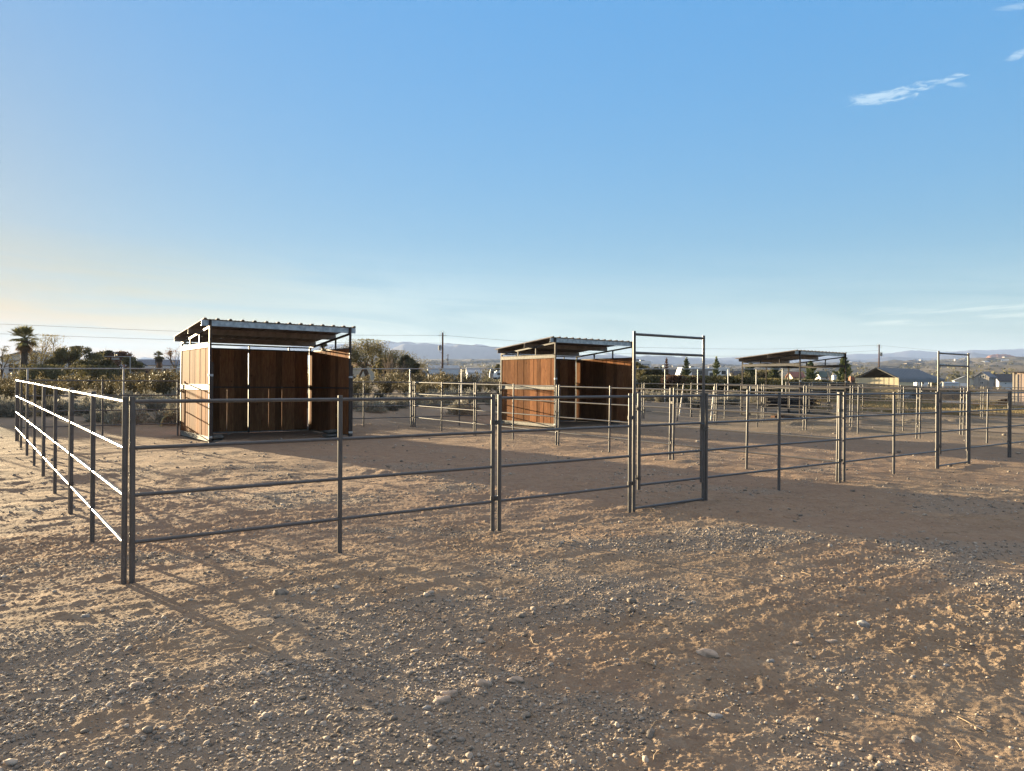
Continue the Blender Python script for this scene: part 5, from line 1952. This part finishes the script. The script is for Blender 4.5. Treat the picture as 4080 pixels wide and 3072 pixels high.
for (z0_, x0_, k_) in ((.8, 6.4, 1.0), (.55, 6.8, .9)):
    for q in range(8):
        a = q / 8.0
        b2 = (q + 1) / 8.0
        f = lambda t_: (x0_ + 2.5 * t_, -1.275, z0_ + 1.1 * k_ * t_ ** 0.6)
        A, B = f(a), f(b2)
        m.poly([A, B, (B[0], B[1], B[2] + .13), (A[0], A[1], A[2] + .13)])
m.build('swoop', M['grey_paint'], mh_)
house('house', 'dark roofed house right of the long motorhome', 'house', 2905, 1530, 138, R(20), 3.0, 2.4, 1.55, 2.4, 'grey_wall', 'dark_roof', wins=[('y0', 1.3, 0.6, 0.9, 0.6)], over=0.3)
house('house', 'tan roofed house behind the reddish dead pine', 'house', 2615, 1530, 150, R(3), 4.4, 3.6, 2.0, 2.85, 'tan_wall', 'dark_roof', over=0.4)
house('house', 'pale low house left of the small pine', 'house', 2592, 1520, 170, R(1), 3.4, 3.6, 1.9, 2.3, 'white_wall', 'blue_roof')
house('house', 'green roofed white house between the two right pines', 'house', 3258, 1520, 165, R(8), 2.5, 2.4, 1.2, 2.2, 'white_wall', 'green_roof', wins=[('y0', 1.2, 0.5, 0.45, 0.4)], over=0.35)
house('house', 'red roofed house under the open shelter roof', 'house', 3148, 1520, 160, R(5), 2.4, 2.6, 1.1, 2.0, 'cream_wall', 'red_roof', over=0.35)
house('metal_shed', 'small bluish white shed beside the tallest pine', 'shed', 3318, 1528, 130, R(2), .5, .8, 1.25, 1.4, 'white_wall', 'metal_roof', over=0.05)

# brick pillar with a cap
p = at(3393, 1560, 58)
o = thing('brick_pillar', 'dark pillar with a brick cap left of the tan carport', 'pillar', (p.x, p.y, ground_z(p.x, p.y)))
hh = at(3393, 1500, 58).z - ground_z(p.x, p.y)
MB().box((-.10, -.10, -.3), (.10, .10, hh - .32)).build('shaft', M['brown_wall'], o)
MB().box((-.17, -.17, hh - .32), (.17, .17, hh - .08)).box((-.13, -.13, hh - .08), (.13, .13, hh)).build('cap', M['brick'], o)

# tan metal carport with ribbed walls and rounded eaves
pA, pB = at(3406, 1607, 63.6), at(3579, 1607, 60.6)
zc = ground_z(pA.x, pA.y) - 0.02
o = thing('carport', 'tan ribbed metal carport with rounded eaves and a grey roof', 'carport', (pA.x, pA.y, zc))
o.rotation_euler = (0, 0, TH)          # x along u (into the picture), y along v
Wc = math.hypot(pB.x - pA.x, pB.y - pA.y)
Lc = 7.2
hw, hr = at(3406, 1510, 63.6).z - zc, at(3489, 1464, 62).z - zc
# front wall (ribbed), flat top, open gable triangle above
m = MB()
nb_ = 9
for k in range(nb_ * 2):
    y0_ = -Wc * k / (nb_ * 2)
    y1_ = -Wc * (k + 1) / (nb_ * 2)
    d_ = -0.012 if k % 2 else 0.0
    m.box((d_, y1_, -.1), (0.03, y0_, hw + 0.10))
for s_, y_ in ((1, 0), (-1, -Wc)):
    m.box((0.03, min(y_, y_ + s_ * .02), -.1), (Lc * .35, max(y_, y_ + s_ * .02), hw))
m.build('wall', M['carport_wall'], o)
secs = [(0.06, hw - 0.25), (0.02, hw), (-0.12, hw + 0.16), (-Wc / 2, hr), (-Wc + 0.12, hw + 0.16), (-Wc - 0.02, hw), (-Wc - 0.06, hw - 0.25)]
m = MB()
for (ya, za), (yb, zb) in zip(secs[:-1], secs[1:]):
    n_ = 24
    for k in range(n_):
        xa, xb = -0.02 + (Lc + .15) * k / n_, -0.02 + (Lc + .15) * (k + 1) / n_
        e = 0.022 if k % 2 else 0.0
        m.poly([(xa, ya, za + e), (xb, ya, za + e), (xb, yb, zb + e), (xa, yb, zb + e)])
        m.poly([(xa, yb, zb + e - .02), (xb, yb, zb + e - .02), (xb, ya, za + e - .02), (xa, ya, za + e - .02)])
        if k:
            m.poly([(xa, ya, za), (xa, ya, za + .022), (xa, yb, zb + .022), (xa, yb, zb)])
m.build('roof', M['carport_roof'], o)
m = MB()
for x in (0.05, Lc * .5, Lc):
    m.beam((x, -0.1, hw + .05), (x, -Wc / 2, hr - .06), .06, .06)
    m.beam((x, -Wc / 2, hr - .06), (x, -Wc + .1, hw + .05), .06, .06)
for x in (Lc * .55, Lc):
    for y in (-.05, -Wc + .05):
        m.box((x - .03, y - .03, -.2), (x + .03, y + .03, hw + .05))
m.build('frame', M['channel'], o)

# second, higher open canopy and white trailers behind the carport
pq = at(3640, 1548, 105)
o = thing('open_canopy', 'wide grey metal canopy roof sheltering white trailers behind the carport', 'canopy', (pq.x, pq.y, pq.z), R(6))
m = MB()
for k in range(20):
    xa, xb = -2.4 + 6 * k / 20, -2.4 + 6 * (k + 1) / 20
    e = .03 if k % 2 else 0
    m.poly([(xa, -1.6, 1.35 + e), (xb, -1.6, 1.35 + e), (xb, 1.6, 2.05 + e), (xa, 1.6, 2.05 + e)])
    m.poly([(xa, 1.6, 2.0 + e), (xb, 1.6, 2.0 + e), (xb, -1.6, 1.30 + e), (xa, -1.6, 1.30 + e)])
m.box((-2.4, -1.62, 1.05), (3.6, -1.58, 1.36))
m.build('roof', M['carport_roof'], o)
m = MB()
for x in (-2.2, 0.2, 1.6, 3.4):
    m.box((x - .04, -1.55, -1.2), (x + .04, -1.47, 1.3)).box((x - .04, 1.47, -1.2), (x + .04, 1.55, 2.0))
m.beam((2.4, -1.5, -.5), (3.3, -1.5, 1.1), .12, .12)
m.beam((3.3, -1.5, -.5), (2.5, -1.5, 1.1), .12, .12)
m.build('post', M['grey_paint'], o)
gt = 'white trailers parked under the grey canopy'
trailer('white trailer at the left under the grey canopy', 3582, 1552, 108, R(4), 1.6, 1.6, 1.2, 'white_paint', wins=[(.5, .7, .5, .25)], group=gt)
trailer('white trailer in the middle under the grey canopy', 3640, 1552, 110, R(3), 1.8, 1.8, 1.35, 'white_paint', wins=[(.6, .8, .4, .3)], group=gt)
# cream metal building with a blue roof
house('metal_building', 'cream metal building with a white garage door and a blue roof', 'building', 3846, 1546, 152, R(64), 5, 3.75, 1.55, 2.35, 'cream_wall', 'blue_roof',
      doors=[('x0', -0.45, -0.8, 1.3, 1.75, 'white_paint')], wins=[('x0', -1.45, .4, .3, .4), ('x0', 1.25, .4, .3, .4)], over=0.15)
house('shed', 'low white building left of the cream metal building', 'building', 3754, 1546, 150, R(2), 2.9, 2, .95, 1.15, 'white_wall', 'metal_roof', over=0.1)
# two storey cabin shed
house('cabin', 'grey two-storey cabin with a loft window pair', 'cabin', 3911, 1556, 150, R(35), 3.2, 2.75, 2.75, 3.75, 'grey_boards', 'slate_roof',
      wins=[('x0', -.55, 2.55, .95, .55), ('x0', -.30, 1.35, .55, .5)], doors=[('y0', 1.9, .2, .9, 2.2, 'glass')], over=0.22)
house('house', 'long pale house with a dark roof right of the cabin', 'house', 3958, 1550, 175, R(0), 5.6, 4, 2.0, 3.5, 'white_wall', 'dark_roof', wins=[('y0', 1.4, 1.2, .3, .3), ('y0', 3.2, 1.2, .3, .3)], over=0.3)
# pinkish shed at the right frame edge
p = at(4034, 1634, 46)
zz = ground_z(p.x, p.y)
o = thing('shed', 'pinkish beige sided shed cut by the right edge of the frame', 'shed', (p.x, p.y, zz), R(-53.2))
hh = at(4034, 1484, 46).z - zz
m = MB().box((0, 0, -.2), (5.2, 2.6, hh))
m.build('wall', M['pink_wall'], o)
m = MB()
for k in range(13):
    m.box((.42 + k * .38, -.012, -.1), (.43 + k * .38, .0, hh - .08))
m.box((0, -.03, -.1), (.09, -.001, hh))
m.box((.16, -.02, -.1), (.27, -.001, hh - .12))
m.build('siding_trim', M['tan_wall'], o)
MB().box((-.12, -.16, hh), (5.35, 2.75, hh + .07)).build('roof', M['dark_roof'], o)

# small things lying in the grass on the right
p = at(3628, 1607, 56)
o = thing('utility_cart', 'small white covered cart behind the dry grass', 'cart', (p.x, p.y, ground_z(p.x, p.y)), R(10))
m = MB()
prof = [(-.45, .15), (-.48, .42), (-.34, .52), (-.24, .78), (.24, .80), (.40, .50), (.48, .42), (.48, .15)]
m.poly([(x, -.35, z) for x, z in prof])
m.poly([(x, .35, z) for x, z in prof][::-1])
for (a, b_) in zip(prof, prof[1:] + prof[:1]):
    m.poly([(b_[0], -.35, b_[1]), (a[0], -.35, a[1]), (a[0], .35, a[1]), (b_[0], .35, b_[1])])
m.build('body', M['white_paint'], o)
MB().box((-.2, -.36, .53), (.02, -.345, .74)).box((.06, -.36, .53), (.3, -.345, .74)).build('window', M['glass'], o)
for x in (-.3, .3):
    for y in (-.3, .3):
        MB().tube((x, y - .06, .15), (x, y + .06, .15), .15, n=12).build('wheel', M['tyre'], o)
p = at(3862, 1612, 50)
o = thing('culvert_sheets', 'pair of arched rusty-edged metal sheets in the dry grass', 'metal sheets', (p.x, p.y, ground_z(p.x, p.y)), R(4))
for i in range(2):
    m = MB()
    n_ = 12
    for k in range(n_):
        a, b_ = math.pi * k / n_, math.pi * (k + 1) / n_
        for (r0_, r1_, y0_, y1_) in ((.25, .25, 0, 1.2), (.22, .22, 0, 1.2)):
            A = (.26 + .52 * i - math.cos(a) * r0_, y0_, math.sin(a) * r0_ * 1.15)
            B = (.26 + .52 * i - math.cos(b_) * r0_, y0_, math.sin(b_) * r0_ * 1.15)
            q = [A, B, (B[0], y1_, B[2]), (A[0], y1_, A[2])]
            m.poly(q if r0_ > .23 else q[::-1])
        A = [(.26 + .52 * i - math.cos(t_) * r_2, 0, math.sin(t_) * r_2 * 1.15) for t_, r_2 in ((a, .25), (b_, .25), (b_, .22), (a, .22))]
        m.poly(A[::-1])
    m.build('arch', M['pinkish_steel'], o)
p = at(3765, 1606, 52)
for k in range(2):
    o = MB().box((0, 0, 0), (1.75, .05, .26 - .05 * k)).box((.1, .05, 0), (.16, .3, .2)).box((1.5, .05, 0), (1.56, .3, .2)).build('low_panel', M['white_wall'])
    o.location = (p.x + .1 - .25 * k, p.y + .5 * k, ground_z(p.x, p.y) + .12)
    o.rotation_euler = (0, 0, .05 + .06 * k)
    tag(o, ['front long low pale panel left of the arched metal sheets', 'rear long low pale panel left of the arched metal sheets'][k], 'panel', 'low pale panels in the dry grass')
rr = random.Random(4)
p = at(3985, 1606, 52)
m = MB()
for k in range(26):
    x, y = rr.uniform(0, 1.6), rr.uniform(0, .8)
    an = rr.uniform(-.5, .5)
    L = rr.uniform(.5, 1.2)
    z = rr.uniform(.05, .5)
    m.beam((x, y, z), (x + L * math.cos(an), y + L * math.sin(an) * .4, z + rr.uniform(-.12, .12)), rr.uniform(.03, .09), rr.uniform(.03, .07))
o = m.build('scrap_heap', M['lumber_dark'])
o.location = (p.x, p.y, ground_z(p.x, p.y))
tag(o, 'untidy heap of scrap wood left of the pinkish shed', 'scrap heap')

# black chain-link fence beyond the far pen
cf = thing('chain_link_fence', 'black chain-link fence in front of the carport', 'fence', (*uv(39.5, 19.5), 0))
cf.rotation_euler = (0, 0, TH)
x1_ = 26.0
gzf = lambda x: ground_z(*uv(39.5 + x, 19.5))
for k in range(10):
    x = x1_ * k / 9
    MB().tube((x, 0, gzf(x) - .2), (x, 0, gzf(x) + 1.25), .03, n=8).build('post', M['grey_paint'], cf)
MB().path([(x1_ * k / 9, 0, gzf(x1_ * k / 9) + 1.22) for k in range(10)], .02, 6).build('rail', M['grey_paint'], cf)
m = MB()
st_ = 0.17
k = -8
while k * st_ < x1_:
    for s_ in (1, -1):
        xa = k * st_ if s_ > 0 else k * st_ + 1.2
        xb = xa + s_ * 1.2
        if min(xa, xb) >= 0 and max(xa, xb) <= x1_:
            m.beam((xa, 0.01 * s_, gzf(xa) + .02), (xb, 0.01 * s_, gzf(xb) + 1.22), .022, .022)
    k += 1
m.build('mesh', M['black_mesh'], cf)

# power poles and lines
def power_pole(label, px, top_py, D, rad, seed, arm=True, tr_py=1410, tr_side=-1):
    p = at(px, top_py, D)
    zg = ground_z(p.x, p.y)
    o = thing('power_pole', label, 'pole', (p.x, p.y, zg))
    H = p.z - zg
    MB().tube((0, 0, -.4), (0.0, 0, H), rad * 1.25, rad, 12).build('shaft', M['pole_wood'], o)
    za = H - 0.10 * H * 0.35
    m = MB()
    m.beam((-.75 * rad / .14, -.02, H - .62), (.75 * rad / .14, -.02, H - .62), .06, .06)
    m.beam((0, -.05, H - .3), (-.5, -.05, H - .3), .05, .05)
    m.build('crossarm', M['grey_paint'], o)
    for x, z in ((-.5, H - .3), (-.42, H - .05), (0, H + .12)):
        MB().tube((x, -.05, z), (x, -.05, z + .16), .045, .03, 8).build('insulator', M['white_wall'], o)
    zt = at(px, tr_py, D).z - zg
    t_ = MB()
    t_.tube((tr_side * (rad + .38), -.05, zt - .55), (tr_side * (rad + .38), -.05, zt + .35), .28, n=14)
    t_.tube((tr_side * (rad + .3), -.05, zt + .35), (tr_side * (rad + .3), -.05, zt + .55), .04, n=6)
    t_.box((tr_side * rad, -.06, zt - .1) if tr_side > 0 else (tr_side * (rad + .3), -.06, zt - .1), (tr_side * (rad + .3), .06, zt - .02) if tr_side > 0 else (tr_side * rad, .06, zt - .02))
    t_.build('transformer', M['grey_wall'], o)
    w_ = MB()
    w_.path([(tr_side * (rad + .3), -.05, zt + .55), (tr_side * (rad + .38), -.08, zt + 1.6), (-.5, -.05, H - .3)], .012, 4)
    w_.path([(tr_side * (rad + .45), -.05, zt - .55), (tr_side * (rad + .4), -.05, zt - 1.0), (tr_side * (rad + .1), -.05, zt - 1.05), (0, 0, zt - .8)], .02, 4)
    w_.path([(-.8, -.05, H - .62), (-.55, -.05, H - .1), (0, -.05, H + .28), (.4, -.05, H + .05), (.6, -.05, H - .62)], .010, 4)
    w_.build('lead_wire', M['wire'], o)
    return o


power_pole('brown power pole with a grey transformer between the two wooden shelters', 1764, 1325, 140, .15, 1, tr_py=1384)
power_pole('small far power pole just right of the pole with the big transformer', 1785, 1411, 330, .15, 2, tr_py=1432)
power_pole('power pole with a transformer rising behind the tan carport', 3503, 1373, 190, .15, 3, tr_py=1410, tr_side=1)


def wire(label, pts, r):
    V = [at(px, py, D) for px, py, D in pts]
    base = V[len(V) // 2].copy()
    # smooth curve through the points
    out = []
    for i in range(len(V) - 1):
        p0, p1, p2, p3 = V[max(i - 1, 0)], V[i], V[i + 1], V[min(i + 2, len(V) - 1)]
        for k in range(10):
            t_ = k / 10.0
            out.append(0.5 * ((2 * p1) + (p2 - p0) * t_ + (2 * p0 - 5 * p1 + 4 * p2 - p3) * t_ ** 2 + (3 * p1 - p0 - 3 * p2 + p3) * t_ ** 3) - base)
    out.append(V[-1] - base)
    o = MB().path(out, r, 5).build('power_line', M['wire'])
    o.location = base
    tag(o, label, 'power line', 'power lines over the scrub')


wire('upper power line from the left frame edge to the brown pole', [(-500, 1272, 108), (0, 1291, 116), (714, 1320, 126), (1300, 1334, 133), (1763, 1336, 140)], .022)
wire('lower power line from the left frame edge to the brown pole', [(-500, 1313, 108), (0, 1330, 116), (714, 1354, 126), (1300, 1364, 133), (1763, 1367, 140)], .022)
wire('upper power line sagging from the brown pole to the pole behind the carport', [(1764, 1336, 140), (2020, 1356, 147), (2300, 1374, 155), (2544, 1384, 162), (3000, 1391, 175), (3250, 1385, 183), (3503, 1375, 190)], .022)
wire('lower power line sagging from the brown pole to the pole behind the carport', [(1764, 1367, 140), (2020, 1386, 147), (2300, 1402, 155), (2600, 1412, 163), (2900, 1419, 172), (3250, 1410, 183), (3503, 1396, 190)], .020)
wire('upper power line leaving the carport pole to the right', [(3503, 1376, 190), (3700, 1394, 205), (3900, 1412, 222), (4200, 1430, 245)], .018)

# tiny buildings of the town in the valley
g = np.random.default_rng(31)
for k in range(42):
    if k < 26:
        px, D = g.uniform(3380, 4070), g.uniform(1200, 2400)
    else:
        px, D = g.uniform(2550, 3380), g.uniform(1100, 2400)
    p = at(px, 1500, D)
    z = ground_z(p.x, p.y)
    w_, h_, l_ = g.uniform(5, 13), g.uniform(2.2, 3.6), g.uniform(6, 10)
    o = thing('distant_building', 'tiny pale building in the hazy valley town', 'building', (p.x, p.y, z), g.uniform(-.6, .6), 'tiny buildings of the valley town')
    MB().box((-w_ / 2, -l_ / 2, -3), (w_ / 2, l_ / 2, h_)).build('wall', M['tan_wall' if k % 2 else 'grey_wall'], o)
    m = MB()
    prism(m, w_, l_, h_, h_ + 1.6, th=.3, over=.4)
    for q in range(len(m.v)):
        m.v[q] = (m.v[q][0] - w_ / 2, m.v[q][1], m.v[q][2])
    m.build('roof', M['metal_roof' if k % 3 == 0 else 'dark_roof'], o)

# ------------------------------------------------------------------ haze
mh = bpy.data.materials.new('haze_air')
mh.use_nodes = True
ht = mh.node_tree
for n in list(ht.nodes):
    ht.nodes.remove(n)
pv = ht.nodes.new('ShaderNodeVolumePrincipled')
pv.inputs['Color'].default_value = (0.36, 0.50, 0.86, 1)
pv.inputs['Density'].default_value = 0.0001
pv.inputs['Anisotropy'].default_value = 0.1
ho = ht.nodes.new('ShaderNodeOutputMaterial')
ht.links.new(pv.outputs[0], ho.inputs['Volume'])
hb = MB().box((-8200, -3600, -200), (8200, 8200, 420))
haze = hb.build('haze', mh)
haze.display_type = 'WIRE'
tag(haze, 'thin bluish air that fades the far mountains', 'haze', kind='stuff')
